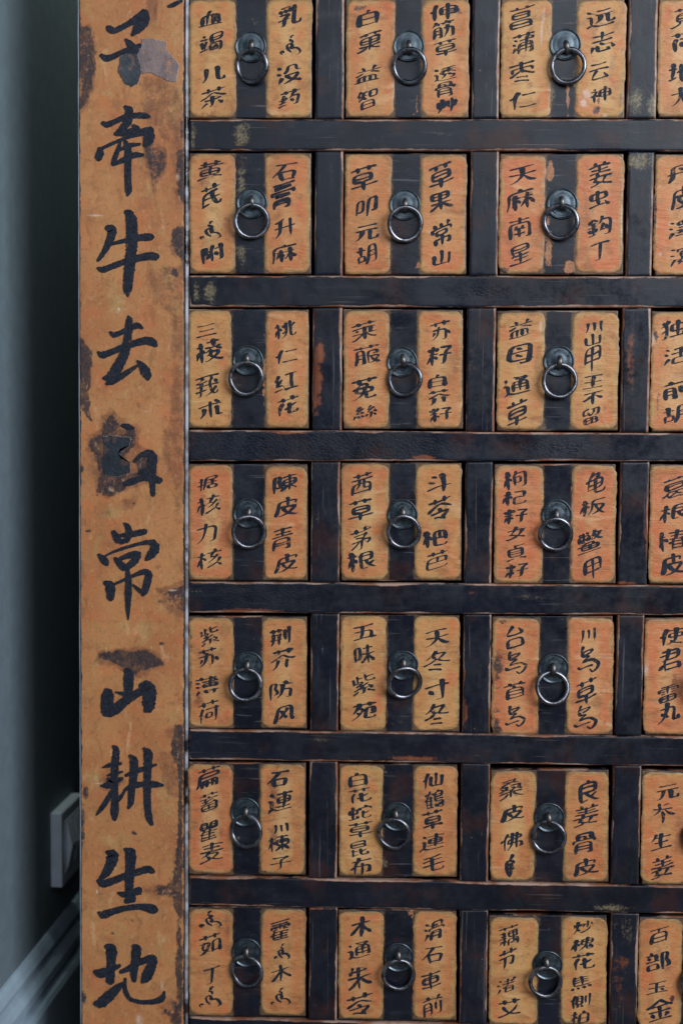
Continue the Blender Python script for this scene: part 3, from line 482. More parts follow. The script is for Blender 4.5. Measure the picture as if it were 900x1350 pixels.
[[45, 34, 50, 34], [13, 30, 9, 33, 6, 47], [14, 25, 18, 27, 21, 32], [55, 15, 49, 25], [25, 41, 35, 36], [27, 15, 30, 25], [7, 17, 20, 17], [45, 7, 45, 53, 49, 56, 56, 55, 57, 50], [35, 7, 35, 42, 29, 53, 24, 56], [14, 7, 14, 57]],
[[17, 27, 11, 41], [7, 55, 24, 51], [43, 13, 43, 55], [11, 41, 23, 40], [29, 55, 57, 55], [29, 13, 55, 13], [17, 9, 9, 27, 19, 27, 23, 22]],
[[11, 35, 15, 34], [35, 23, 35, 55, 41, 57, 55, 56, 57, 49], [26, 43, 52, 29], [7, 11, 56, 11], [41, 6, 41, 17], [21, 6, 21, 16], [21, 23, 15, 33, 16, 57]],
[[17, 28, 19, 32], [5, 55, 13, 53, 27, 40, 31, 39], [31, 39, 35, 40, 49, 53, 57, 55], [11, 23, 53, 23], [7, 10, 56, 10], [31, 18, 31, 57], [43, 6, 43, 14], [21, 6, 21, 14], [7, 38, 56, 38], [46, 23, 44, 38]],
[[11, 41, 25, 41], [11, 31, 25, 31], [45, 29, 53, 28, 53, 20, 33, 21, 33, 56], [7, 10, 57, 10], [42, 6, 42, 13], [21, 6, 21, 13], [39, 36, 43, 47, 57, 56], [33, 36, 54, 36, 54, 40, 45, 53, 39, 57, 33, 56], [7, 57, 11, 41, 11, 19, 25, 19, 25, 56, 19, 57]],
[[23, 19, 38, 20, 36, 29], [35, 41, 37, 56, 55, 56, 57, 53], [7, 10, 56, 10], [42, 6, 42, 14], [21, 6, 21, 14, 23, 19], [32, 29, 31, 40, 26, 49, 17, 55, 9, 57], [7, 31, 15, 28, 49, 29, 49, 41, 15, 41, 15, 28, 23, 19]],
[[18, 7, 9, 23], [9, 45, 6, 56], [53, 41, 57, 51], [24, 29, 25, 35], [43, 7, 36, 21], [36, 21, 44, 21], [45, 34, 45, 56, 40, 57], [17, 45, 17, 54], [9, 23, 17, 23], [24, 43, 27, 51], [37, 42, 33, 51], [10, 37, 25, 35], [37, 34, 54, 33], [24, 15, 10, 37], [52, 26, 56, 35], [51, 15, 44, 21, 37, 34]],
[[15, 37, 9, 47], [51, 37, 56, 47], [11, 28, 45, 28, 43, 54, 41, 57, 34, 57], [7, 11, 56, 11], [42, 6, 42, 17], [21, 6, 21, 17], [29, 22, 23, 46, 16, 53, 9, 57]],
[[16, 35, 21, 37, 25, 42], [25, 10, 22, 20], [7, 11, 9, 19], [16, 35, 12, 36, 6, 51], [30, 32, 57, 32], [33, 10, 53, 11, 52, 15, 44, 23, 43, 56, 37, 57], [16, 6, 16, 57], [7, 27, 25, 27]],
[[21, 35, 18, 50, 11, 56], [7, 33, 21, 27, 31, 20, 44, 29, 53, 32, 58, 31], [42, 35, 42, 56], [7, 11, 55, 11], [20, 7, 20, 17], [43, 7, 43, 17]],
[[27, 14, 37, 19], [26, 33, 36, 40], [6, 26, 57, 26], [32, 55, 35, 57, 46, 55, 50, 35, 51, 7, 17, 6, 11, 46, 55, 47]],
[[15, 48, 7, 55], [25, 7, 51, 8], [9, 9, 13, 12], [6, 28, 15, 28, 15, 48], [15, 48, 27, 55, 57, 53], [29, 13, 33, 13, 41, 16, 41, 18], [25, 29, 54, 29], [25, 38, 54, 38], [25, 47, 25, 20, 41, 18, 54, 20, 54, 47, 48, 48], [51, 8, 39, 21, 39, 47]],
[[57, 6, 57, 56], [15, 7, 15, 37, 8, 56], [35, 9, 35, 51]],
[[9, 37, 53, 37], [31, 6, 31, 57], [9, 21, 53, 21], [9, 40, 10, 6, 53, 6, 53, 37]],
[[12, 31, 51, 31], [9, 9, 53, 9], [31, 9, 31, 54], [6, 55, 57, 55]],
[[7, 37, 16, 33, 26, 23, 31, 21], [39, 23, 56, 37], [7, 8, 55, 8], [35, 8, 31, 19, 31, 55]],
[[25, 7, 11, 11, 11, 27, 25, 23], [14, 55, 50, 55], [34, 9, 55, 9, 53, 27, 46, 29], [32, 36, 32, 55], [14, 45, 50, 45], [14, 55, 14, 36, 49, 36, 50, 55], [23, 17, 28, 27, 31, 29, 39, 22, 41, 9]],
[[17, 33, 7, 41], [41, 36, 27, 36, 28, 17, 54, 18, 54, 35, 41, 36], [41, 7, 41, 53], [25, 55, 54, 52], [11, 10, 17, 23, 18, 48, 15, 57, 9, 57], [20, 8, 13, 19, 4, 23], [51, 43, 57, 56]],
[[17, 39, 9, 55], [7, 24, 14, 27], [10, 7, 17, 11], [27, 55, 53, 55], [23, 23, 57, 23], [27, 55, 27, 38, 53, 38, 53, 55], [41, 9, 41, 38], [27, 11, 53, 7]],
[[10, 35, 28, 35], [18, 7, 21, 15], [49, 5, 46, 7, 43, 15], [40, 26, 40, 46], [53, 24, 52, 56, 42, 56], [10, 45, 28, 45], [7, 15, 57, 15], [10, 57, 10, 25, 28, 25, 28, 57, 22, 57]],
[[33, 55, 55, 55], [44, 21, 44, 42], [7, 18, 21, 18], [33, 55, 33, 42, 55, 42, 55, 55], [14, 6, 14, 53, 13, 57, 9, 57], [28, 31, 57, 31], [7, 37, 21, 33], [28, 20, 55, 19, 55, 8, 28, 9, 27, 37, 23, 55]],
[[42, 6, 44, 14], [14, 30, 11, 32, 6, 46], [54, 35, 47, 47], [15, 26, 20, 29, 22, 35], [33, 29, 44, 30], [39, 15, 33, 29], [26, 57, 47, 47], [47, 47, 57, 56], [7, 17, 22, 17], [50, 24, 40, 36, 29, 43], [28, 14, 57, 14], [15, 7, 15, 57]],
[[10, 19, 55, 19, 51, 53, 49, 56, 39, 57], [30, 6, 29, 24, 26, 37, 21, 47, 9, 56]],
[[11, 41, 13, 43, 19, 41, 19, 32, 15, 25, 19, 9, 6, 9, 6, 57], [23, 12, 55, 12], [26, 29, 52, 29], [39, 6, 39, 57], [22, 53, 36, 40, 52, 37, 52, 21, 27, 21, 26, 37, 42, 40, 55, 53]],
[[15, 40, 48, 40], [15, 48, 48, 48], [7, 25, 56, 25], [11, 9, 53, 9], [13, 17, 50, 17], [15, 57, 16, 33, 47, 33, 48, 55, 47, 57, 40, 57], [31, 6, 31, 25]],
[[10, 54, 53, 54], [37, 22, 38, 43, 53, 43], [7, 11, 56, 11], [21, 6, 21, 16], [42, 6, 42, 15], [10, 57, 11, 32, 53, 32, 53, 57], [25, 21, 25, 37, 17, 45], [7, 21, 56, 21]],
[[7, 53, 20, 46, 29, 37], [45, 21, 36, 31], [20, 27, 24, 27, 36, 31], [36, 31, 36, 35], [13, 21, 45, 21], [36, 35, 54, 36, 53, 40, 47, 47], [33, 37, 36, 35], [33, 37, 33, 57, 25, 57], [7, 10, 57, 10], [42, 6, 42, 15], [21, 6, 21, 15], [7, 35, 33, 37]],
[[29, 19, 52, 19], [15, 27, 11, 32, 6, 46], [15, 27, 19, 27, 23, 33], [46, 44, 55, 38], [7, 17, 23, 17], [15, 6, 15, 57], [29, 31, 51, 31, 52, 9, 29, 9, 29, 55, 41, 53], [40, 31, 41, 39, 47, 48, 56, 55]],
[[19, 11, 29, 15], [13, 25, 24, 30], [41, 6, 41, 57], [7, 45, 57, 38]],
[[29, 31, 33, 34, 33, 38], [8, 33, 32, 20, 55, 32], [14, 38, 47, 38, 47, 41, 35, 52], [8, 11, 55, 11], [41, 6, 41, 17], [21, 6, 21, 16], [19, 49, 23, 48, 41, 56]],
[[15, 25, 20, 27, 23, 32, 23, 37], [15, 29, 12, 30, 6, 45], [42, 10, 42, 33], [7, 17, 23, 17], [30, 33, 55, 33], [55, 37, 55, 10, 30, 10, 30, 53, 33, 56, 54, 56, 57, 49], [15, 7, 15, 57]],
[[31, 23, 31, 39], [11, 39, 52, 39], [7, 11, 55, 11], [52, 39, 52, 23, 11, 23, 11, 54, 19, 57, 49, 57, 55, 54, 56, 50], [42, 6, 42, 17], [21, 6, 21, 17]],
[[34, 15, 57, 15, 55, 55, 52, 57, 45, 57], [16, 27, 11, 32, 7, 47], [31, 26, 45, 26, 45, 43, 31, 43], [16, 27, 17, 25, 20, 27, 23, 33], [8, 17, 23, 17], [16, 6, 16, 57], [35, 7, 34, 15, 29, 23, 31, 26, 31, 47]],
[[45, 21, 42, 33, 35, 45], [6, 55, 11, 56, 21, 53, 29, 49, 31, 45], [29, 6, 17, 37], [8, 21, 56, 21], [13, 38, 17, 37, 53, 55]],
[[14, 37, 50, 37], [9, 57, 25, 52], [14, 29, 50, 29], [31, 10, 55, 10], [41, 52, 56, 57], [31, 19, 14, 19, 14, 47, 49, 47, 50, 20, 31, 19], [31, 6, 31, 19]],
[[22, 10, 39, 10, 35, 21], [31, 22, 32, 55, 54, 57, 57, 49], [13, 33, 50, 33], [7, 23, 13, 21, 50, 22, 49, 44, 13, 44], [25, 6, 13, 21, 13, 44]],
[[15, 26, 19, 27, 22, 33], [15, 26, 11, 30, 6, 47], [7, 17, 23, 17], [54, 8, 29, 12, 29, 39, 23, 56], [29, 23, 53, 25, 51, 34, 43, 48, 31, 56], [15, 7, 15, 57], [35, 23, 38, 35, 45, 47, 55, 56, 58, 55]],
[[6, 57, 56, 57], [23, 21, 25, 27], [29, 19, 29, 28], [27, 8, 25, 11], [13, 21, 13, 28], [9, 7, 11, 11], [14, 39, 23, 33, 38, 34], [38, 34, 36, 39], [8, 29, 8, 15, 29, 15, 29, 19], [14, 45, 49, 45], [18, 7, 18, 29], [31, 40, 31, 51], [40, 12, 55, 13], [51, 13, 46, 23, 37, 29, 33, 29], [38, 15, 48, 27, 54, 30, 58, 29], [5, 40, 49, 39, 49, 51, 15, 51, 14, 39], [41, 7, 38, 15, 34, 19, 29, 19]],
[[23, 50, 34, 44], [23, 50, 23, 54], [22, 6, 22, 9], [16, 24, 50, 24], [33, 39, 34, 44], [34, 44, 45, 49], [43, 6, 43, 9], [21, 32, 20, 38], [9, 9, 57, 9], [20, 38, 54, 39, 53, 55, 45, 57, 42, 54, 17, 54, 15, 44], [21, 32, 49, 31, 50, 19, 17, 17, 16, 31, 21, 32], [7, 47, 15, 44, 16, 41, 20, 38]],
[[31, 54, 49, 54], [13, 32, 9, 34, 6, 47], [13, 27, 18, 29, 20, 34], [31, 45, 49, 45], [27, 11, 55, 11], [25, 28, 56, 28], [7, 19, 19, 19], [29, 19, 53, 19], [13, 6, 13, 57], [41, 7, 37, 27, 33, 29, 31, 37, 31, 57], [48, 28, 50, 35, 49, 54], [24, 41, 33, 36, 49, 36, 57, 41]],
[[37, 14, 57, 11], [20, 12, 30, 12], [8, 56, 19, 49], [10, 11, 10, 24], [33, 43, 32, 57, 25, 57], [41, 49, 57, 56], [37, 6, 38, 23, 55, 23, 57, 19], [20, 6, 20, 23], [15, 35, 22, 31, 24, 33], [6, 25, 29, 22, 29, 27, 24, 30, 24, 33], [29, 35, 29, 37, 24, 39, 25, 44, 21, 43], [11, 45, 19, 43, 22, 40, 25, 43, 48, 41], [44, 37, 55, 47], [21, 33, 32, 35, 43, 30]],
[[9, 18, 17, 21], [15, 44, 9, 56], [29, 46, 29, 51, 33, 54], [47, 46, 47, 57, 42, 57], [49, 15, 53, 16, 53, 19], [7, 30, 14, 33], [25, 31, 54, 31], [22, 46, 57, 46], [25, 37, 54, 37], [7, 9, 57, 9], [21, 6, 21, 13], [25, 37, 25, 26, 53, 26, 54, 37], [22, 20, 57, 20], [42, 6, 42, 14, 39, 17, 39, 37]],
[[45, 13, 45, 43], [56, 7, 56, 53, 55, 57, 48, 57], [8, 11, 37, 11], [29, 23, 29, 57], [8, 37, 36, 37], [16, 6, 16, 16], [29, 6, 29, 15], [16, 23, 15, 45, 11, 54], [9, 23, 36, 23]],
[[34, 29, 52, 30, 50, 55, 49, 57, 41, 57], [15, 44, 21, 42, 21, 33, 16, 26, 21, 9, 7, 9, 7, 57], [40, 7, 41, 16], [35, 16, 31, 43, 28, 50, 21, 57], [25, 16, 55, 16]],
[[32, 34, 41, 46], [39, 16, 32, 30], [32, 30, 32, 34], [32, 34, 21, 46], [7, 54, 12, 39, 14, 7, 49, 7, 51, 49, 53, 54, 57, 54, 57, 47], [21, 19, 32, 30]],
[[28, 10, 22, 53], [10, 10, 52, 10], [13, 28, 46, 28, 44, 53], [6, 53, 57, 53]],
[[27, 15, 53, 15], [40, 6, 40, 57], [6, 42, 18, 42, 18, 11, 6, 12, 6, 47], [22, 53, 30, 46, 41, 31, 56, 30], [25, 30, 37, 30, 55, 52]],
[[17, 37, 24, 42], [47, 42, 51, 42, 53, 39, 52, 24, 37, 25, 37, 52, 38, 55, 51, 56, 57, 54, 57, 50], [8, 11, 56, 11], [42, 7, 42, 17], [21, 7, 21, 16, 9, 37], [17, 25, 29, 25, 29, 34, 21, 48, 9, 56]],
[[18, 49, 43, 57], [25, 39, 41, 43], [8, 36, 21, 33, 29, 27], [24, 11, 45, 12, 45, 15, 34, 27], [29, 27, 34, 27], [34, 27, 41, 32, 54, 36, 57, 35], [20, 17, 29, 27], [28, 5, 20, 17, 9, 23]],
[[15, 30, 23, 41], [42, 6, 42, 54, 40, 57, 28, 56], [7, 19, 56, 19]],
[[14, 54, 15, 36, 47, 36, 48, 54], [14, 54, 48, 54], [27, 6, 13, 25], [13, 25, 48, 24], [40, 13, 52, 27]],
[[8, 45, 45, 45], [31, 5, 29, 6, 28, 12], [39, 25, 47, 25, 49, 12, 16, 12, 15, 34, 55, 34, 53, 56, 42, 57, 41, 55]],
[[13, 44, 49, 44], [13, 34, 49, 34], [13, 54, 49, 54], [47, 5, 44, 7, 42, 14], [31, 15, 30, 24], [17, 5, 22, 10, 22, 14], [13, 57, 14, 24, 49, 24, 49, 54], [7, 14, 57, 14]],
[[7, 28, 14, 23], [19, 11, 23, 13, 57, 13], [39, 35, 25, 35, 25, 23, 55, 23, 54, 35, 39, 35], [40, 7, 39, 43, 36, 49, 30, 53, 25, 56, 21, 55], [28, 43, 37, 51, 55, 56], [20, 7, 14, 21, 15, 56]],
[[20, 53, 52, 53], [7, 17, 57, 17], [13, 7, 50, 7, 51, 27, 13, 28], [29, 7, 25, 27, 21, 29, 19, 37, 20, 53], [7, 46, 18, 39, 52, 39, 52, 53]],
[[39, 21, 49, 21], [39, 29, 51, 29], [14, 21, 23, 21], [12, 29, 23, 29], [31, 6, 31, 29], [31, 37, 31, 55], [12, 46, 51, 46], [7, 23, 7, 13, 56, 13, 57, 23], [12, 55, 51, 55, 51, 37, 13, 37, 12, 55], [11, 5, 53, 5]],
[[9, 19, 44, 19, 44, 53, 46, 55, 55, 55, 57, 47], [13, 31, 32, 43], [26, 7, 26, 21, 22, 40, 17, 48, 7, 55]],
[[7, 11, 57, 11], [30, 38, 30, 55], [42, 38, 42, 55], [18, 47, 54, 47], [18, 57, 19, 38, 54, 38, 54, 57, 49, 57], [43, 6, 43, 14], [21, 6, 21, 14], [13, 31, 53, 30, 52, 21, 13, 21, 11, 45, 7, 55]],
[[46, 30, 47, 33], [25, 21, 20, 27], [31, 15, 32, 19], [31, 41, 31, 55], [7, 9, 56, 9], [13, 49, 51, 49], [21, 6, 21, 13], [42, 6, 42, 13], [13, 28, 29, 29], [23, 34, 30, 28, 45, 25], [7, 20, 56, 20], [10, 36, 47, 33], [47, 33, 53, 37, 51, 41, 51, 56, 13, 56, 13, 41, 51, 41]],
[[11, 17, 28, 17], [37, 11, 53, 11], [11, 11, 28, 11], [37, 17, 53, 17], [19, 31, 56, 32], [15, 47, 54, 47], [11, 11, 12, 5, 27, 5, 28, 23, 11, 24, 11, 11], [37, 23, 53, 23, 53, 6, 37, 7, 36, 54], [15, 55, 57, 55], [9, 38, 14, 36, 16, 39, 53, 39], [20, 24, 19, 31, 15, 35, 15, 55]],
[[7, 57, 26, 53, 29, 50], [19, 39, 29, 50], [22, 36, 45, 37, 44, 41, 34, 50], [13, 19, 50, 19], [9, 10, 53, 10], [31, 6, 31, 28], [6, 28, 56, 28], [29, 50, 34, 50, 38, 53, 49, 56, 58, 55], [25, 29, 19, 39, 8, 43]],
[[15, 49, 25, 55, 57, 54], [7, 26, 15, 27, 15, 49], [15, 49, 9, 52, 7, 59], [10, 8, 15, 15], [25, 27, 51, 27], [22, 11, 55, 11], [21, 43, 55, 43], [38, 35, 25, 35, 25, 20, 51, 19, 51, 35, 38, 35], [38, 7, 38, 49]],
[[49, 26, 47, 31], [34, 26, 37, 33], [14, 27, 11, 31, 6, 45], [14, 27, 19, 27, 21, 34], [7, 17, 21, 17], [27, 12, 56, 12], [15, 7, 15, 57], [41, 7, 41, 57], [25, 53, 32, 48, 38, 39, 55, 37, 55, 21, 28, 21, 28, 37, 44, 39, 56, 53]],
[[12, 7, 47, 8], [6, 31, 57, 31], [47, 8, 47, 12, 32, 21, 31, 54, 21, 56]],
[[43, 7, 45, 14], [37, 39, 53, 31], [7, 35, 25, 35, 25, 17, 7, 17, 7, 35], [37, 26, 37, 56, 55, 57, 57, 50], [16, 7, 16, 51], [7, 53, 25, 51], [24, 43, 27, 54], [31, 22, 31, 15, 45, 14, 56, 15, 57, 21]],
[[9, 56, 27, 53], [9, 15, 49, 15], [34, 43, 53, 36], [10, 39, 25, 39], [34, 33, 35, 56, 54, 57, 56, 54, 55, 48], [49, 15, 49, 5, 10, 5, 9, 25, 49, 25, 49, 15], [10, 33, 9, 56]],
[[8, 15, 56, 15], [35, 23, 35, 57], [7, 38, 18, 31, 53, 31, 53, 50, 45, 51], [28, 6, 26, 15, 23, 16, 17, 30, 18, 51]],
[[41, 7, 41, 53], [7, 29, 14, 23], [27, 20, 27, 53, 57, 53], [57, 20, 57, 57], [20, 7, 14, 21, 15, 57]],
[[51, 45, 52, 49, 55, 49], [6, 33, 10, 31], [34, 47, 33, 55], [35, 19, 53, 19], [43, 6, 43, 11], [45, 46, 47, 51], [39, 47, 40, 54], [35, 33, 57, 33], [13, 26, 28, 26], [11, 35, 27, 35], [11, 55, 27, 55], [11, 45, 27, 45], [8, 18, 8, 12, 17, 12, 29, 12, 29, 18], [35, 26, 52, 26, 53, 11, 35, 12, 35, 39, 56, 39, 54, 57, 48, 58, 45, 56], [21, 21, 21, 55], [19, 6, 10, 30, 11, 55]],
[[27, 12, 28, 55, 33, 57, 54, 57, 57, 50], [7, 42, 53, 36, 57, 38], [8, 28, 51, 22], [7, 15, 49, 7]],
[[43, 7, 37, 14], [37, 42, 38, 46, 45, 51, 53, 55, 58, 54], [8, 23, 25, 23, 21, 31], [7, 55, 18, 51, 26, 43], [6, 35, 13, 34, 16, 31], [14, 7, 43, 7], [34, 23, 52, 23, 47, 31], [16, 12, 26, 12, 28, 15], [34, 29, 38, 28, 41, 31], [33, 35, 31, 55], [7, 41, 56, 41], [13, 19, 30, 14, 37, 14, 47, 18], [11, 28, 25, 33], [33, 35, 41, 31, 47, 31, 55, 35]],
[[6, 29, 9, 25, 14, 23], [23, 38, 57, 38, 57, 51, 51, 52], [45, 7, 45, 57], [23, 15, 55, 15, 55, 26, 25, 26, 23, 38], [33, 7, 33, 45, 23, 57], [21, 6, 14, 21, 15, 56]],
[[38, 4, 33, 12, 28, 15], [21, 25, 45, 23, 35, 35, 22, 42], [33, 15, 33, 34, 32, 60], [32, 60, 39, 45, 26, 37]],
[[12, 23, 47, 23], [29, 7, 30, 11], [38, 47, 50, 39], [12, 33, 46, 33, 47, 12, 12, 12, 12, 55, 27, 51], [27, 34, 27, 39, 33, 45, 45, 54, 53, 55]],
[[42, 19, 38, 27], [38, 27, 37, 31, 39, 32, 57, 39], [45, 41, 51, 51], [39, 8, 43, 13], [27, 37, 27, 56, 21, 57], [25, 7, 20, 10, 19, 13], [17, 42, 12, 51], [36, 43, 38, 50], [23, 22, 23, 25], [11, 26, 23, 25], [23, 25, 26, 27], [5, 39, 7, 40, 19, 35, 25, 31, 26, 27], [16, 19, 11, 26], [15, 14, 47, 13], [26, 27, 31, 26, 35, 29, 51, 25], [49, 21, 53, 27]],
[[13, 37, 51, 37], [14, 18, 54, 18], [31, 7, 31, 57], [6, 57, 57, 57], [17, 8, 15, 17, 7, 28]],
[[37, 52, 53, 52], [7, 11, 55, 11], [42, 6, 42, 17], [21, 6, 21, 17], [37, 55, 37, 26, 53, 25, 53, 56], [17, 23, 11, 41, 29, 53], [7, 27, 28, 27, 28, 33, 23, 47, 14, 55, 7, 56]],
[[38, 31, 50, 31], [15, 26, 25, 26], [39, 26, 48, 26], [8, 27, 9, 21, 54, 21, 55, 27], [15, 50, 51, 50], [7, 9, 56, 9], [13, 31, 25, 31], [31, 16, 31, 30], [17, 37, 53, 38], [35, 38, 35, 55], [11, 15, 52, 15], [18, 31, 15, 39, 15, 56, 55, 56], [8, 45, 13, 42, 16, 44, 51, 44]],
[[32, 7, 32, 56], [7, 49, 13, 45, 34, 21, 55, 21], [8, 21, 29, 21, 43, 38, 56, 49]],
[[13, 29, 50, 29], [7, 48, 57, 48], [9, 11, 55, 11], [31, 39, 13, 39, 13, 20, 50, 19, 50, 39, 31, 39], [31, 6, 31, 57]],
[[16, 44, 12, 45, 7, 53], [16, 44, 21, 44, 23, 47], [9, 30, 25, 30], [33, 27, 53, 27], [7, 10, 57, 10], [31, 57, 31, 41, 56, 41, 56, 57, 51, 58], [8, 22, 26, 22], [43, 19, 43, 49], [53, 27, 53, 34, 33, 33, 33, 19, 53, 19, 53, 27], [42, 6, 42, 13], [22, 6, 22, 13], [17, 19, 17, 57], [36, 51, 49, 49], [7, 37, 25, 37], [49, 45, 51, 53]],
[[25, 27, 25, 57], [42, 6, 42, 19], [21, 6, 21, 19], [9, 27, 51, 27, 50, 48, 41, 49], [7, 13, 56, 13]],
[[15, 40, 9, 55], [31, 55, 53, 55], [7, 24, 13, 27], [31, 44, 53, 44], [11, 7, 17, 11], [25, 13, 46, 13, 49, 16], [30, 35, 31, 55], [55, 8, 45, 23], [23, 24, 57, 24], [37, 6, 37, 23, 39, 27, 35, 33], [22, 38, 33, 33, 52, 34, 53, 55]],
[[18, 26, 21, 35, 30, 46, 41, 53, 57, 56], [21, 6, 21, 19], [42, 6, 42, 19], [7, 13, 55, 13], [8, 57, 24, 52, 34, 46, 42, 37, 46, 27]],
[[33, 17, 30, 31], [42, 6, 42, 38], [51, 15, 57, 29], [8, 18, 7, 31], [15, 41, 18, 41, 23, 48], [27, 57, 43, 50, 49, 45, 53, 36], [25, 17, 21, 26], [15, 6, 15, 41, 7, 57]],
[[47, 47, 55, 47], [15, 27, 20, 29, 22, 35], [49, 39, 47, 47], [15, 27, 11, 30, 6, 47], [28, 23, 54, 23], [8, 18, 21, 18], [28, 23, 29, 12, 54, 13, 53, 33, 28, 33, 28, 23], [15, 7, 15, 57], [39, 39, 41, 39, 43, 56, 57, 55, 54, 42], [43, 6, 40, 9, 41, 22, 39, 39, 30, 52, 24, 56]],
[[38, 49, 40, 57], [11, 21, 15, 19], [25, 50, 25, 57], [51, 49, 55, 56], [13, 49, 9, 57], [18, 14, 55, 14], [15, 32, 51, 32], [15, 41, 55, 41], [15, 23, 51, 23], [35, 7, 36, 41], [20, 7, 15, 18, 15, 41]],
[[24, 31, 38, 31], [27, 49, 22, 56], [13, 24, 9, 25, 6, 30], [57, 7, 57, 56, 49, 56], [24, 20, 38, 20], [37, 49, 39, 55], [47, 12, 47, 43], [24, 31, 24, 43, 38, 43, 38, 9, 24, 9, 24, 31], [18, 7, 13, 23, 14, 57]],
[[16, 25, 21, 27, 23, 34], [31, 35, 56, 35], [15, 31, 13, 31, 8, 43], [31, 54, 56, 54], [43, 7, 41, 17], [8, 17, 23, 17], [31, 54, 31, 17, 56, 17, 56, 54], [16, 6, 16, 57]],
[[31, 6, 29, 20], [13, 53, 51, 53], [13, 37, 51, 37], [6, 6, 57, 6], [13, 57, 14, 20, 50, 20, 51, 57]],
[[49, 49, 55, 47, 55, 37, 50, 29, 55, 10, 41, 9, 41, 57], [19, 6, 21, 13], [10, 54, 10, 39, 31, 39, 31, 54], [10, 54, 31, 54], [13, 18, 15, 24], [30, 17, 26, 29], [7, 29, 34, 29], [9, 13, 33, 13]],
[[43, 38, 50, 46], [31, 9, 31, 55], [6, 55, 57, 55], [9, 9, 53, 9], [12, 30, 51, 30]],
[[17, 43, 20, 51], [46, 44, 40, 52], [11, 37, 53, 37], [8, 56, 55, 56], [17, 22, 19, 25, 44, 25, 47, 22], [31, 25, 31, 56], [33, 10, 47, 22, 57, 25], [7, 25, 17, 22, 33, 10]],
[[34, 4, 24, 9], [20, 16, 43, 12], [33, 14, 31, 27, 17, 36], [32, 27, 41, 33], [31, 33, 32, 45, 29, 54, 26, 50], [12, 39, 10, 49], [40, 34, 46, 42, 49, 47]],
[[51, 25, 53, 27], [39, 37, 34, 47, 23, 56], [9, 34, 14, 33], [8, 11, 56, 11], [42, 6, 42, 15], [24, 31, 56, 31], [22, 6, 22, 15, 14, 31, 15, 57], [39, 21, 39, 37, 42, 39, 49, 51, 56, 56]],
[[39, 7, 37, 19], [19, 19, 19, 56], [48, 19, 48, 54, 45, 57, 40, 57], [37, 19, 57, 19], [13, 19, 30, 19, 33, 21], [16, 7, 14, 17, 8, 28], [37, 19, 33, 21, 31, 28]],
[[35, 36, 37, 57, 55, 57, 57, 50], [47, 6, 44, 7, 40, 15], [17, 5, 22, 11, 22, 15], [13, 25, 51, 25], [7, 35, 56, 35], [9, 15, 53, 15], [31, 15, 31, 35, 26, 44, 13, 55, 5, 56]],
[[37, 15, 53, 11], [10, 11, 10, 28], [20, 14, 29, 14], [8, 38, 27, 38, 30, 40], [35, 39, 37, 43, 47, 51, 54, 54, 58, 53], [20, 7, 20, 27], [37, 7, 38, 27, 55, 27, 57, 22], [6, 29, 29, 26], [31, 32, 31, 56], [7, 54, 14, 52, 30, 40, 55, 38]],
[[31, 25, 45, 49, 55, 56, 57, 55], [31, 7, 31, 25, 27, 37, 21, 46, 13, 54, 7, 56], [7, 23, 30, 23, 31, 25, 33, 23, 55, 23]],
[[18, 53, 45, 53], [18, 35, 45, 35], [45, 7, 45, 53], [7, 17, 56, 17], [18, 6, 18, 57]],
[[15, 27, 19, 27, 23, 33], [15, 27, 11, 30, 6, 47], [41, 7, 41, 29], [29, 15, 55, 15], [7, 18, 22, 18], [15, 7, 15, 57], [31, 29, 52, 29, 52, 33, 43, 47, 25, 56], [31, 29, 39, 46, 55, 56]],
[[19, 7, 16, 17], [16, 17, 11, 23], [16, 17, 50, 17], [31, 7, 31, 56], [7, 52, 16, 47, 29, 34, 36, 31, 55, 31], [7, 31, 27, 31, 34, 34, 47, 47, 57, 51]],
[[27, 39, 51, 39], [27, 15, 40, 15, 40, 23], [16, 40, 9, 55], [27, 47, 51, 47], [6, 23, 14, 27], [10, 7, 18, 11], [27, 23, 28, 7, 51, 7, 51, 23], [27, 57, 27, 32, 51, 31, 51, 54, 50, 57, 45, 57], [21, 29, 22, 23, 57, 23, 57, 29]],]
GLYPHS = dict(zip(CHARACTERS, STROKES))
# cursive forms, drawn as they stand on the labels
CURSIVE = {
 '香': [[29, 11, 33, 3, 38, 3], [26, 17, 35, 20, 36, 27], [36, 43, 35, 32, 26, 28, 18, 36, 22, 48, 34, 58], [30, 41, 38, 43, 49, 41, 58, 47, 62, 56, 54, 62], [12, 58, 4, 56, 3, 63, 8, 66]],
 '手': [[17, 1, 11, 14, 4, 21], [0, 20, 12, 18, 22, 18, 19, 24], [4, 22, 3, 37, 7, 50, 14, 63], [5, 38, 14, 39, 25, 39], [16, 24, 14, 35, 16, 50, 14, 62]],
 '叅': [[22, 2, 20, 12], [31, 8, 43, 1], [20, 14, 23, 21], [0, 26, 20, 24, 32, 20, 53, 17], [19, 26, 2, 44], [34, 22, 44, 33, 58, 35], [25, 30, 30, 31], [28, 33, 28, 50, 26, 64]],
 '乌': [[17, 1, 10, 16], [10, 16, 26, 9, 43, 4, 34, 14, 22, 20], [12, 18, 18, 25, 34, 22, 18, 34, 14, 40], [14, 40, 28, 34, 42, 32, 58, 39, 54, 52, 42, 64, 33, 57], [0, 52, 8, 56, 26, 49, 43, 44]],
 '石': [[14, 9, 34, 5, 58, 1], [34, 5, 24, 22, 4, 48], [20, 30, 22, 46, 24, 56], [20, 31, 46, 24, 51, 27, 45, 48], [24, 53, 48, 47]]}
for ch_, st_ in CURSIVE.items():
    GLYPHS[ch_] = [[v + .38 * (t[i - 1] - 32) if i % 2 else v for i, v in enumerate(t)] for t in st_]
def decode(s):
    return [np.array(t, float).reshape(-1, 2) / 64 for t in s]
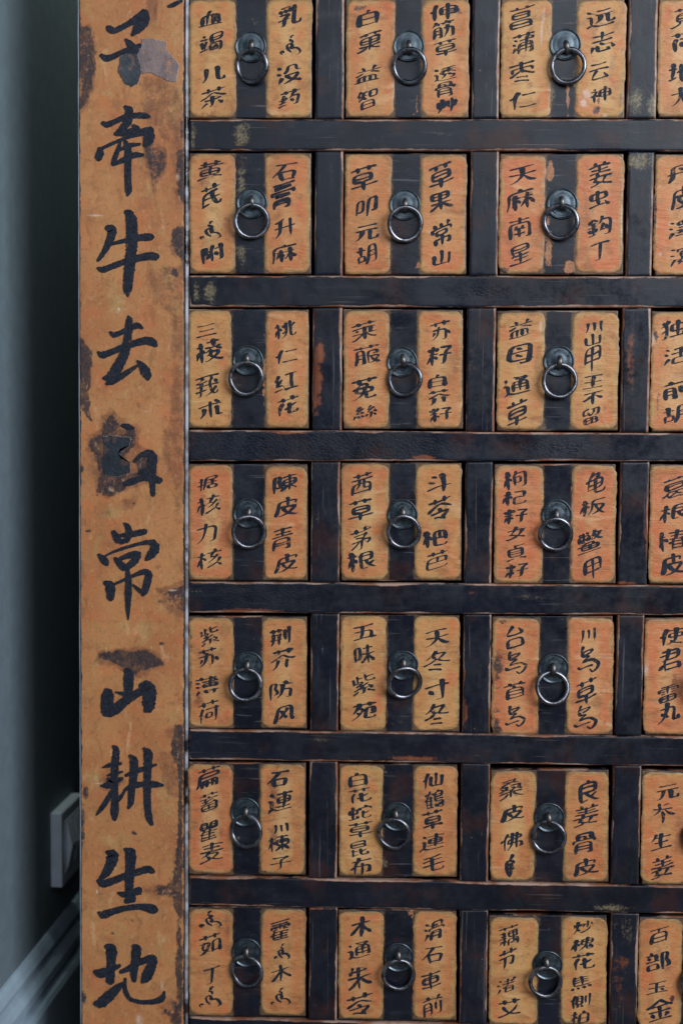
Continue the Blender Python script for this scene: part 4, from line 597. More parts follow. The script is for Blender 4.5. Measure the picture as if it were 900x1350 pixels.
def chaikin(p, it=2):
    for _ in range(it):
        if len(p) < 3: break
        q = [p[0]]
        for a, b in zip(p[:-1], p[1:]): q += [a * .82 + b * .18, a * .18 + b * .82]
        q.append(p[-1]); p = np.array(q)
    return p
def resample(p, step):
    d = np.hypot(*(p[1:, :2] - p[:-1, :2]).T); s = np.r_[0, np.cumsum(d)]
    n = max(4, int(s[-1] / step) + 1); t = np.linspace(0, s[-1], n)
    return np.stack([np.interp(t, s, p[:, c]) for c in range(p.shape[1])], 1), t / max(s[-1], 1e-9), s[-1]
def ribbon(p, w):
    tg = np.gradient(p[:, :2], axis=0); tg /= np.hypot(*tg.T)[:, None] + 1e-9
    nrm = np.stack([-tg[:, 1], tg[:, 0]], 1); h = (w / 2)[:, None]
    return p[:, :2] + nrm * h, p[:, :2] - nrm * h, tg
def brush(p, w, rnd):
    p = chaikin(p); p, t, L = resample(p, .035)
    tg = np.gradient(p, axis=0); tg /= np.hypot(*tg.T)[:, None] + 1e-9
    ang = np.arctan2(tg[:, 1], tg[:, 0]); loc = .52 + .82 * abs(np.cos(ang - 1.13))
    d = p[-1] - p[0]; chord = math.atan2(d[1], d[0])
    if L < .17: prof = .55 + .75 * np.sin(np.pi * np.clip(t * .8 + .15, 0, 1))
    elif d[0] < -.1 * L and d[1] > .2 * L: prof = 1.25 - .95 * t ** 1.3
    elif d[0] > .35 * L and d[1] > .35 * L and abs(ang - chord).max() < .6: prof = np.interp(t, [0, .2, .75, .88, 1], [.5, .6, 1.45, 1.3, .2])
    elif abs(math.sin(chord)) < .4: prof = np.interp(t, [0, .1, .4, .8, .93, 1], [.75, 1.2, .8, .95, 1.35, .6])
    else: prof = np.interp(t, [0, .08, .3, .8, 1], [.9, 1.3, 1., .95, .45])
    prof = prof * loc * (1 + .1 * np.sin(t * 7 * rnd.random() + rnd.random() * 6))
    return ribbon(p, w * prof)
def glyph(s, rnd, w, slant=.38):
    res = []; ph = [rnd.uniform(0, 6) for _ in range(4)]; prev = None
    for p in decode(s):
        p = p - .5; jx, jy = rnd.uniform(-.018, .018), rnd.uniform(-.018, .018); sc = rnd.uniform(.92, 1.08); c = p.mean(0); p = c + (p - c) * sc
        x, y = p[:, 0] + jx, p[:, 1] + jy
        q = np.stack([x + .03 * np.sin(3 * y + ph[0]), y - slant * x + .025 * np.sin(4 * x + ph[1])], 1)
        if len(q) == 2:
            d = q[1] - q[0]; q = np.array([q[0], q.mean(0) + np.array([-d[1], d[0]]) * rnd.uniform(-.06, .06), q[1]])
        if prev is not None and len(q):
            gap = np.hypot(*(q[0] - prev))
            if .05 < gap < .30 and rnd.random() < .45:      # the brush trails a hair line into the next stroke
                mid_ = (prev + q[0]) / 2 + np.array([.02, -.02])
                hp, ht, _ = resample(chaikin(np.array([prev, mid_, q[0]])), .04)
                res.append(ribbon(hp, w * (.42 - .25 * np.sin(np.pi * ht))))
        res.append(brush(q, w * rnd.uniform(.8, 1.25), rnd)); prev = q[-1]
    return res
def ink_object(strokes, to3d, mat, parent):
    """strokes: list of (left, right, tangents) in 2D; to3d(x, y, k) gives the 3D point for stroke k"""
    verts = []; faces = []
    for k, (l, r, tg) in enumerate(strokes):
        # rounded ends
        c0, c1 = (l[0] + r[0]) / 2, (l[-1] + r[-1]) / 2; h0, h1 = np.hypot(*(l[0] - r[0])) / 2, np.hypot(*(l[-1] - r[-1])) / 2
        l = np.vstack([c0 - tg[0] * h0 * .5 + (l[0] - c0) * .2, l, c1 + tg[-1] * h1 * .6 + (l[-1] - c1) * .5])
        r = np.vstack([c0 - tg[0] * h0 * .5 + (r[0] - c0) * .6, r, c1 + tg[-1] * h1 * .6 + (r[-1] - c1) * .1])
        n = len(l); b = len(verts)
        for a in range(n): verts.append(to3d(l[a][0], l[a][1], k)); verts.append(to3d(r[a][0], r[a][1], k))
        faces += [(b + 2 * a, b + 2 * a + 2, b + 2 * a + 3, b + 2 * a + 1) for a in range(n - 1)]
    return link('written_character', mesh('written_character', verts, faces), mat, parent)

# ================================================================== the room behind
WD = Vector((.05482, .9985, 0)); WN = Vector((WD.y, -WD.x, 0)); WX0 = -.1931   # the side wall runs along WD, WN points into the room
def wall_pt(s, off, z):
    p = Vector((WX0, 0, 0)) + WD * s + WN * off
    return (p.x, p.y, z)
def wall_block(name, s0, s1, prof, mat, parent=None, smooth=False, **kw):
    n = len(prof); v = [wall_pt(s0, a, z) for a, z in prof] + [wall_pt(s1, a, z) for a, z in prof]
    f = [(i, (i + 1) % n, n + (i + 1) % n, n + i) for i in range(n)] + [tuple(range(n))[::-1], tuple(range(n, 2 * n))]
    return link(name, mesh(name, v, f, smooth), mat, parent, **kw)
FLOOR = -1.06
wall_block('wall', -2.2, .62, [(0, FLOOR), (0, 1.6), (-.1, 1.6), (-.1, FLOOR)], M_wall, kind='structure')
link('wall', box_mesh('wall', -.35, 2.6, .602, .70, FLOOR, 1.6), M_wall, kind='structure')
link('floor', box_mesh('floor', -.45, 3.2, -4.0, .62, FLOOR - .05, FLOOR - .0005), M_floor, kind='structure')
sk = [(.0, -.8835), (.003, -.884), (.006, -.888), (.0095, -.895), (.0095, -.899), (.005, -.9015), (.005, -.9045), (.010, -.909), (.0145, -.916), (.0150, -.925), (.010, -.9285), (.010, -.9335), (.0185, -.9365), (.021, -.941), (.021, FLOOR), (.001, FLOOR)]
sk = [(a, z + (.0145 if z > -1.0 else 0)) for a, z in sk]
wall_block('skirting_board', -2.2, .58, sk, M_trim, label='pale grey moulded skirting board running along the foot of the side wall', cat='skirting board')

# ------------------------------------------------------------------ wall switch
sw = link('wall_switch', None, label='square white wall switch in the dark gap beside the cabinet', cat='wall switch')
sw.location = wall_pt(.217, 0, -.780)
rz = math.atan2(WD.y, WD.x) - math.pi / 2
sw.rotation_euler = (0, 0, rz)
pl = link('switch_plate', box_mesh('switch_plate', .0003, .0135, -.043, .043, -.043, .043, .0014), M_socket, sw)
fr = link('rocker_frame', box_mesh('rocker_frame', .0125, .0142, -.030, .030, -.030, .030, .0005), M_socket, sw)
import bmesh
for yy in (-.014, .014):
    v = [(.014, yy - .011, .026), (.0148, yy - .011, .026), (.0205, yy - .011, .0), (.0150, yy - .011, -.026), (.014, yy - .011, -.026)]
    v += [(a, b + .022, c) for a, b, c in v]
    link('rocker', mesh('rocker', v, [(0, 1, 2, 3, 4), (9, 8, 7, 6, 5)] + [(i, 5 + i, 5 + (i + 1) % 5, (i + 1) % 5) for i in range(5)], False), M_socket, sw)

# ================================================================== the cabinet
L_ = [[248.9, 454.7, 659.6, 867.4], [249, 453.3, 657.9, 862], [247.8, 452, 653.9, 858], [248, 449, 650, 855.2], [248, 447.5, 648, 848.6], [248, 445.8, 645.8, 845], [248, 445.3, 643.5, 841.4]]
R_ = [[411, 617.3, 822.6, 1031], [410.2, 614.7, 821.4, 1026], [407, 610, 814.2, 1018], [405.3, 608, 811, 1015], [404.4, 605.3, 807, 1008], [403, 602.2, 801.8, 1002], [402.7, 601, 799, 998]]
T_ = [[-2, -2, -2, -2], [201.3, 202.4, 202.4, 202.7], [407.5, 407.8, 409.4, 410], [611.5, 610.2, 611.5, 612], [812.4, 810.2, 812, 814.4], [1005.7, 1007.4, 1014.6, 1015.8], [1195.7, 1199, 1206.7, 1208.7]]
B_ = [[156.4, 155.5, 156, 155.1], [361.6, 362.4, 362.5, 363.3], [565.2, 566, 568.3, 569.8], [766, 766, 769.9, 770.5], [961, 965.3, 970, 969.6], [1154, 1156.8, 1163.4, 1167], [1340.6, 1346, 1353, 1356]]
cab = link('medicine_cabinet', None, label='tall black lacquered apothecary cabinet frame with orange post of large brush characters', cat='cabinet')
# rails: y of the upper and lower edge at x = 249 and x = 900
RAILS = [((-52, -52), (-9, -8)), ((157.6, 156.6), (198, 199)), ((363, 364.5), (404.6, 405.5)), ((566.6, 571.4), (608, 608)), ((767.2, 772.2), (807.6, 811)), ((962, 972), (1001.5, 1010.5)), ((1155.4, 1169), (1193.5, 1205)), ((1342, 1359), (1386, 1402))]
FX = 1068
RZ = []
for (ta, tb), (ba, bb) in RAILS:
    sl_t, sl_b = (tb - ta) / 651, (bb - ba) / 651
    q = [at(249.5, ta), at(FX, ta + sl_t * (FX - 249.5)), at(FX, ba + sl_b * (FX - 249.5)), at(249.5, ba)]
    panel('rail', q, .0, .018, M_rail, 'frame', cab, bev=.0017, step=.0034, wave=.0004, bias=(0, 0, .5, .3))  # wider pale top edge: rubbed wear plus a painted highlight
    RZ.append(q)
def rail_z(k, x, low):
    a, b = (RZ[k][3], RZ[k][2]) if low else (RZ[k][0], RZ[k][1])
    return a[1] + (b[1] - a[1]) * (x - a[0]) / (b[0] - a[0])
for r in range(7):
    for c in range(4):
        xl = at(R_[r][c] + 4.6, (T_[r][c] + B_[r][c]) / 2)[0]
        xr = at((L_[r][c + 1] if c < 3 else R_[r][3] + 44) - 1.4, (T_[r][c] + B_[r][c]) / 2)[0]
        if c == 3: xr = at(FX, 600)[0]
        g = .0003
        q = [(xl, rail_z(r, xl, True) - g), (xr, rail_z(r, xr, True) - g), (xr, rail_z(r + 1, xr, False) + g), (xl, rail_z(r + 1, xl, False) + g)]
        panel('stile', q, .0008, .018, M_stile, 'frame', cab, bev=.0020, step=.0036, wave=.0004, bias=(.2, .9 if r < 3 else .5, -1.5, -1.5))  # wider pale right edge: wear, plus light from the right put into the colour
# the wide painted post on the left, with its bead
zt, zb_ = .24, FLOOR + .03
xa0, xa1 = at(104.2, 0)[0], at(107.6, 1350)[0]
xb0, xb1 = at(243.2, 0)[0], at(243.4, 1350)[0]
za, zc = at(103.2, 0)[1], at(107.3, 1350)[1]
def lx(z, a, b): return a + (b - a) * (z - za) / (zc - za)
post = panel('post', [(lx(zt, xa0, xa1), zt), (lx(zt, xb0, xb1), zt), (lx(zb_, xb0, xb1), zb_), (lx(zb_, xa0, xa1), zb_)], -.001, .020, M_board, 'board', cab, bev=.0014, step=.0022, wave=.0003, warp=.0004)
post['label'] = 'wide orange post with a column of large black brush characters'
def bead(z0, z1, xf, w, y0, rad, name, mat, seed):
    nz = int(abs(z1 - z0) / .003) + 2; na = 9; v = []; e = []; 
    for j in range(nz):
        z = z0 + (z1 - z0) * j / (nz - 1); x = xf(z) + .0003 * wob(z, 40, seed)
        for i in range(na):
            a = math.pi * i / (na - 1)
            v.append((x - math.cos(a) * w / 2, y0 - math.sin(a) * rad * (1 + .15 * wob(z, 60, seed + 2)), z)); e.append(-.2 + 1.6 * wob(z, 30, seed + 4))
    f = [(j * na + i, (j + 1) * na + i, (j + 1) * na + i + 1, j * na + i + 1) for j in range(nz - 1) for i in range(na - 1)]
    return link(name, mesh(name, v, f, True, {'edge': e}), mat, cab)
M_strip = plain('worn_grey_edge', (.24, .25, .28), .4)
M_bead = lacquer('bead_lacquer_highlight', (1, 1, .12))
for nd in M_bead.node_tree.nodes:
    if nd.type == 'BSDF_PRINCIPLED':
        for l_ in list(nd.inputs['Roughness'].links): M_bead.node_tree.links.remove(l_)
        nd.inputs['Roughness'].default_value = .25
for nd in M_bead.node_tree.nodes:
    if nd.type == 'MIX' and tuple(round(x, 2) for x in nd.inputs[7].default_value[:3]) == (.46, .29, .22): nd.inputs[6].default_value = (.20, .19, .20, 1); nd.inputs[7].default_value = (.56, .56, .60, 1)  # grey-white tones paint the bead's highlight into its colour
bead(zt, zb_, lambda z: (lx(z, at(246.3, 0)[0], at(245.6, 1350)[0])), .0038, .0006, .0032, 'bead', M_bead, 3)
bead(zt, zb_, lambda z: (lx(z, xa0, xa1) - .0006), .0022, .004, .0045, 'bead', M_strip, 8)
# sides, top, bottom, back and the dividers between the drawers
xL = lx(-.4, xa0, xa1); xR = at(FX, 600)[0]
link('side_panel', box_mesh('side_panel', xL + .001, xL + .019, .0195, .40, zb_, zt, .001), M_sidewood, cab)
link('side_panel', box_mesh('side_panel', xR - .018, xR, .0195, .40, zb_, zt, .001), M_sidewood, cab)
link('back_panel', box_mesh('back_panel', xL + .02, xR - .019, .385, .399, zb_, zt), M_inside, cab)
link('top_board', box_mesh('top_board', xL - .01, xR + .01, -.012, .41, zt + .0005, zt + .022, .003), M_sidewood, cab)
link('bottom_panel', box_mesh('bottom_panel', at(249.5, 1380)[0], xR - .001, .003, .018, zb_, RZ[7][2][1] - .001, .0015), M_sidewood, cab)
link('top_panel', box_mesh('top_panel', at(249.5, 0)[0], xR - .001, .002, .018, RZ[0][0][1] + .001, zt, .0015), M_sidewood, cab)
for k in range(8):
    zz = (RZ[k][0][1] + RZ[k][3][1]) / 2
    link('shelf', box_mesh('shelf', xL + .021, xR - .02, .0185, .38, zz - .012, zz + .004), M_inside, cab)
for c in range(4):
    for r in range(7):
        xx = at(R_[r][c] + 22, 600)[0]
        z1, z0 = RZ[r][3][1] - .006, RZ[r + 1][0][1] + .006
        link('divider', box_mesh('divider', xx - .005, xx + .005, .0195, .38, z0, z1), M_inside, cab)

# ------------------------------------------------------------------ large writing on the post
BIG = [
 (1, [[(205,140,18),(218,152,32),(240,165,26),(300,135,24),(360,100,34),(405,78,56)], [(415,85,30),(395,118,52),(360,155,40),(335,185,14)], [(300,205,10),(322,228,30),(345,265,56),(340,300,60),(335,330,50)], [(172,288,16),(200,308,30),(235,298,24),(290,270,24),(380,238,20)]]),
 (1, [[(296,556,12),(322,578,40),(318,630,38),(290,670,34),(252,698,16)], [(178,642,16),(205,655,28),(250,635,22),(300,612,26),(360,603,24),(405,606,28),(428,612,12)], [(245,700,18),(290,700,26),(335,682,22),(360,665,22)], [(338,655,12),(362,672,28),(372,695,24)],
      [(165,775,20),(170,800,34),(158,830,36)], [(160,785,14),(240,748,16),(320,715,16),(395,690,34),(432,690,44)], [(430,700,46),(420,735,48),(400,762,22)], [(275,742,12),(262,785,22),(245,830,26),(235,862,18)], [(262,790,12),(320,760,22),(378,755,12)],
      [(240,862,14),(300,832,26),(350,810,28),(395,812,14)], [(300,740,18),(316,780,34),(314,860,32),(314,940,30),(318,1000,34),(312,1026,8)]]),
 (1, [[(200,1190,22),(235,1200,42),(222,1255,38),(195,1310,26),(168,1350,20),(155,1365,12)], [(222,1278,14),(290,1262,20),(360,1245,30),(425,1240,36),(445,1242,24)], [(155,1402,12),(180,1414,30),(230,1395,26),(300,1368,28),(370,1350,32),(430,1338,36),(468,1345,32)],
      [(300,1105,16),(322,1120,44),(335,1160,52),(335,1280,52),(325,1380,48),(316,1460,46),(312,1520,42),(314,1552,8)]]),
 (2, [[(220,466,10),(240,484,28),(275,472,22),(320,450,24),(365,430,30),(392,448,10)], [(315,382,8),(322,402,34),(318,450,34),(312,510,38),(298,580,42),(262,650,48),(222,708,46),(185,708,12)], [(155,570,8),(178,590,34),(220,575,28),(280,550,28),(340,528,30),(410,510,34),(445,520,38),(462,540,18)],
      [(200,738,12),(225,730,30),(270,705,28),(320,672,24),(362,645,14)], [(362,616,8),(385,640,34),(405,672,46),(418,700,38),(418,716,14)]]),
 (2, [[(280,955,14),(312,962,28),(345,972,14)], [(295,1262,20),(330,1252,34),(390,1230,24),(440,1232,34),(484,1246,32)], [(345,1145,12),(380,1110,18),(425,1098,34),(445,1120,44),(438,1180,42),(442,1250,30),(445,1322,20)], [(375,1200,24),(410,1195,34)]]),
 (3, [[(290,195,6),(312,212,26),(322,245,32),(308,290,26)], [(236,240,22),(252,268,36),(268,295,30)], [(268,262,14),(320,258,28),(370,248,30),(408,240,26)], [(275,296,24),(310,285,26)], [(158,360,12),(178,378,30),(198,400,38),(205,416,18)], [(185,374,8),(230,350,12),(290,328,16),(370,305,16),(420,296,22),(452,302,36)], [(455,305,40),(455,335,46),(430,368,40),(408,388,14)],
      [(245,378,14),(268,405,34),(300,435,34)], [(252,392,12),(300,372,26),(350,358,32),(378,356,20)], [(375,365,22),(345,400,36),(300,435,24)], [(312,440,18),(318,500,32),(316,580,30),(314,650,22),(316,702,6)], [(190,505,16),(220,520,48),(225,560,42),(222,592,32)], [(228,522,12),(280,500,14),(340,472,16),(400,448,28),(425,462,32)], [(425,462,34),(415,510,34),(402,555,34),(390,575,12)], [(340,518,8),(370,545,20),(398,566,16)]]),
 (3, [[(300,960,20),(318,980,44),(318,1040,46),(316,1100,38)], [(198,1065,20),(208,1085,56),(206,1140,60),(206,1185,56),(225,1200,26)], [(215,1192,40),(255,1168,48),(300,1125,44),(350,1095,38),(390,1072,36)], [(375,1048,20),(410,1042,44),(432,1060,52),(425,1120,64),(420,1165,56),(400,1182,14)], [(248,1080,6),(285,1088,18),(310,1095,24)]]),
 (4, [[(205,80,12),(222,95,28),(215,160,32),(212,240,30),(215,330,30),(213,385,36),(213,418,16)], [(160,178,8),(200,165,22),(245,160,12)], [(180,215,8),(215,205,20),(250,198,8)], [(150,262,8),(185,262,28),(222,240,24),(250,228,12)], [(200,288,16),(175,335,24),(150,370,20),(130,396,6)], [(215,345,14),(240,315,18),(262,282,8)], [(282,122,12),(303,145,36),(300,220,32),(290,290,28),(288,340,26),(275,365,12)],
      [(262,215,12),(290,205,22),(340,185,20),(404,165,10)], [(254,285,10),(290,262,26),(340,254,22),(400,255,28),(434,260,12)], [(345,90,10),(368,112,40),(364,180,32),(362,260,32),(362,350,28),(370,410,30),(384,440,14)], [(180,230,12),(210,240,26),(170,258,18)]]),
 (4, [[(175,562,12),(205,575,50),(200,610,46),(178,655,36),(148,690,20)], [(138,692,22),(160,712,34),(210,694,30),(260,674,28),(320,655,28),(368,640,32),(390,656,20)], [(258,548,12),(288,570,50),(285,620,40),(280,700,36),(280,785,30)], [(228,750,10),(258,760,30),(300,748,30),(328,740,34)], [(262,790,20),(300,775,34)], [(138,838,10),(160,852,38),(205,835,28),(260,820,24),(330,812,24),(380,822,42),(402,832,30)]]),
 (4, [[(172,992,18),(200,1005,50),(198,1060,36),(192,1160,36)], [(120,1108,16),(150,1120,46),(195,1100,26),(238,1082,16)], [(120,1255,18),(150,1255,48),(195,1215,44),(225,1185,34),(250,1165,18)], [(238,1112,16),(270,1100,24),(330,1065,26),(380,1048,34),(398,1052,26)], [(392,1055,36),(375,1100,42),(355,1140,44),(338,1158,14)], [(298,990,18),(314,1005,44),(308,1060,34),(300,1110,32),(302,1152,20)],
      [(262,1140,12),(258,1190,20),(280,1235,18),(330,1250,18),(390,1248,22),(430,1235,30),(440,1200,8)]]),
 (1, [[(522,35,10),(548,28,22),(575,14,18),(598,4,12)]]),
]
for reg, strokes in BIG:
    out = []
    for st in strokes:
        pts = np.array([(*Zr(reg, x, y), w / (3.97 if reg < 4 else 3.4615)) for x, y, w in st])
        m_ = np.array([(*at(x, y, -.001), 0) for x, y, w in pts]); m_[:, 2] = pts[:, 2] * .000733
        m_ = chaikin(m_, 2); q, t, Ln = resample(m_, .0009)
        w = q[:, 2] * (1.19 + .30 * np.array([noise.noise(Vector((a * 900, b * 900, 4))) for a, b in q[:, :2]]))
        out.append(ribbon(q, w))
    zr = [p for st in out for p in st[0]]
    ink_object(out, lambda x, y, k: (x, -.001 - .00075 - .00001 * k, y), M_ink_big, post)
# peeled grey patch over the first character
def patch(name, pts, y0, th, mat, parent, target='board'):
    P = np.array([at(*p) for p in pts]); n0 = len(P)
    Q = []
    for i in range(n0):
        a, b = P[i], P[(i + 1) % n0]
        for t in np.linspace(0, 1, 15)[:-1]:
            p = a * (1 - t) + b * t; Q.append(p + .0011 * np.array([wob(p[0] + p[1], 300, 1), wob(p[0] - p[1], 300, 2)]) + .0006 * np.array([wob(p[0] + p[1], 900, 3), wob(p[0] - p[1], 900, 4)]))
    Q = np.array(Q); c = Q.mean(0); n = len(Q)
    v = [(x, y0, z) for x, z in Q] + [(c[0] + (x - c[0]) * .97, y0 - th, c[1] + (z - c[1]) * .97) for x, z in Q] + [(c[0], y0 - th, c[1])]
    f = [(i, n + i, n + (i + 1) % n, (i + 1) % n) for i in range(n)] + [(n + i, 2 * n, n + (i + 1) % n) for i in range(n)]
    e = [0] * n + [2.0] * n + [9.0]
    return link(name, mesh(name, v, f, False, {'edge': e}), mat, parent)
def peel_mat(name, a, b_, orange):
    m, nt, b, _ = new_mat(name); k = NT(nt); c = k.coord()
    n1 = k.noise(c, 55, 4, .6); n2 = k.noise(c, 420, 4, .6)
    col = k.mix(k.ramp(n1, .35, .65), a, b_); col = k.mix(k.math('MULTIPLY', k.ramp(k.noise(c, 80, 3), .58, .66), orange), col, (.42, .18, .07))
    col = k.mix(k.ramp(k.math('ADD', k.attr('edge'), k.math('MULTIPLY', k.math('SUBTRACT', n2, .5), 2.6)), .9, .3), col, (.52, .42, .38))
    k.l(col, b.inputs['Base Color']); col = k.mix(k.math('MULTIPLY', k.ramp(k.noise(c, 180, 6, .75), .56, .68), .5), col, (.05, .04, .045)); k.l(col, b.inputs['Base Color']); b.inputs['Roughness'].default_value = .45; k.l(k.bump(k.math('ADD', n1, k.math('MULTIPLY', n2, .5)), .8, .0012), b.inputs['Normal'])
    return m
M_peel = peel_mat('bared_grey_ground', (.16, .115, .115), (.24, .165, .15), .8); M_peel2 = peel_mat('bared_dark_ground', (.018, .022, .032), (.045, .05, .06), .2)
pk = lambda pts: [Zr(1, *p) for p in pts]
patch('peeled_patch', pk([(385,203),(440,205),(518,220),(515,262),(560,310),(584,345),(568,432),(520,425),(442,385),(385,386),(355,300),(385,240)]), -.0012, .0006, M_peel, post)
patch('peeled_patch', pk([(275,300),(310,278),(360,285),(378,330),(385,386),(365,445),(335,456),(300,440),(262,378)]), -.0012, .0009, M_peel2, post)

M_char = peel_mat('scorched_flake', (.008, .011, .018), (.020, .026, .038), .12)
patch('scorched_flake', [Zr(2, *p) for p in [(184,1012),(225,1006),(272,1016),(330,1020),(322,1060),(276,1078),(282,1130),(330,1150),(326,1205),(275,1222),(186,1216),(180,1150),(190,1090)]], -.0012, .0007, M_char, post)
# ------------------------------------------------------------------ drawers
def zA(r): return {1: (240, 0), 2: (240, 190), 3: (240, 395), 4: (240, 600), 5: (240, 800), 6: (240, 995), 7: (240, 1185)}[r]
# per drawer: strip edges in photo pixels (left strip x0 x1, right strip x0 x1), plate centre, ring centre
SPEC = {
 (1,1): (249.8, 311, 352, 411, 331, 62, 332, 86), (1,2): (457, 519, 556.4, 617, 538.7, 61, 539.6, 86.5), (1,3): (661, 724.4, 760.8, 822.3, 744.6, 59, 748.6, 86.7), (1,4): (868.6, 930, 971, 1029, 952, 62, 952, 86),
 (2,1): (250, 310, 349.8, 408, 332.4, 267.8, 331.6, 291.3), (2,2): (455.5, 514.7, 554.7, 612.6, 533.3, 270, 533.8, 294.9), (2,3): (658.8, 716.6, 760, 819, 740.5, 268.6, 738.8, 292), (2,4): (863.5, 924, 966, 1024, 945, 269, 945, 293),
 (3,1): (249, 305.3, 351, 406, 327, 475, 324.4, 498.6), (3,2): (453.5, 512, 551, 608, 529.8, 477, 533.3, 500), (3,3): (656, 715.7, 754, 813, 736, 476, 737.4, 502), (3,4): (859, 919, 960, 1016, 940, 477, 940, 502),
 (4,1): (249, 306.7, 349, 404.4, 327.6, 676.4, 328, 701.3), (4,2): (450, 511, 548, 606.2, 530.2, 677.8, 532, 701.3), (4,3): (653, 713.7, 754, 809, 733, 678, 731.9, 704.6), (4,4): (857, 917, 957, 1013, 937, 679, 937, 705),
 (5,1): (249, 307.6, 345.8, 403.2, 327.5, 877.8, 323.5, 903), (5,2): (449, 508.4, 545.8, 604.4, 531, 876.4, 533.3, 900.4), (5,3): (649.2, 708.2, 748.5, 806, 729, 881, 727.8, 907), (5,4): (850, 909, 950, 1006, 930, 882, 927, 907),
 (6,1): (249, 306.7, 343, 401, 323.5, 1069.7, 324.4, 1096), (6,2): (448, 503, 545.8, 601, 523.5, 1076, 519, 1099.4), (6,3): (646.6, 703.6, 745.4, 799.5, 723.2, 1077, 722.6, 1104), (6,4): (846.4, 904, 944, 1000, 924, 1078, 923, 1104),
 (7,1): (249, 306.7, 344.4, 402.2, 325.3, 1255, 325.3, 1281), (7,2): (447, 504.4, 545.8, 600, 525.3, 1261.4, 525, 1285.4), (7,3): (645.8, 707, 740.7, 797.4, 721, 1271.7, 718.6, 1294.8), (7,4): (842.6, 896, 942, 997, 919, 1272, 919, 1296)}
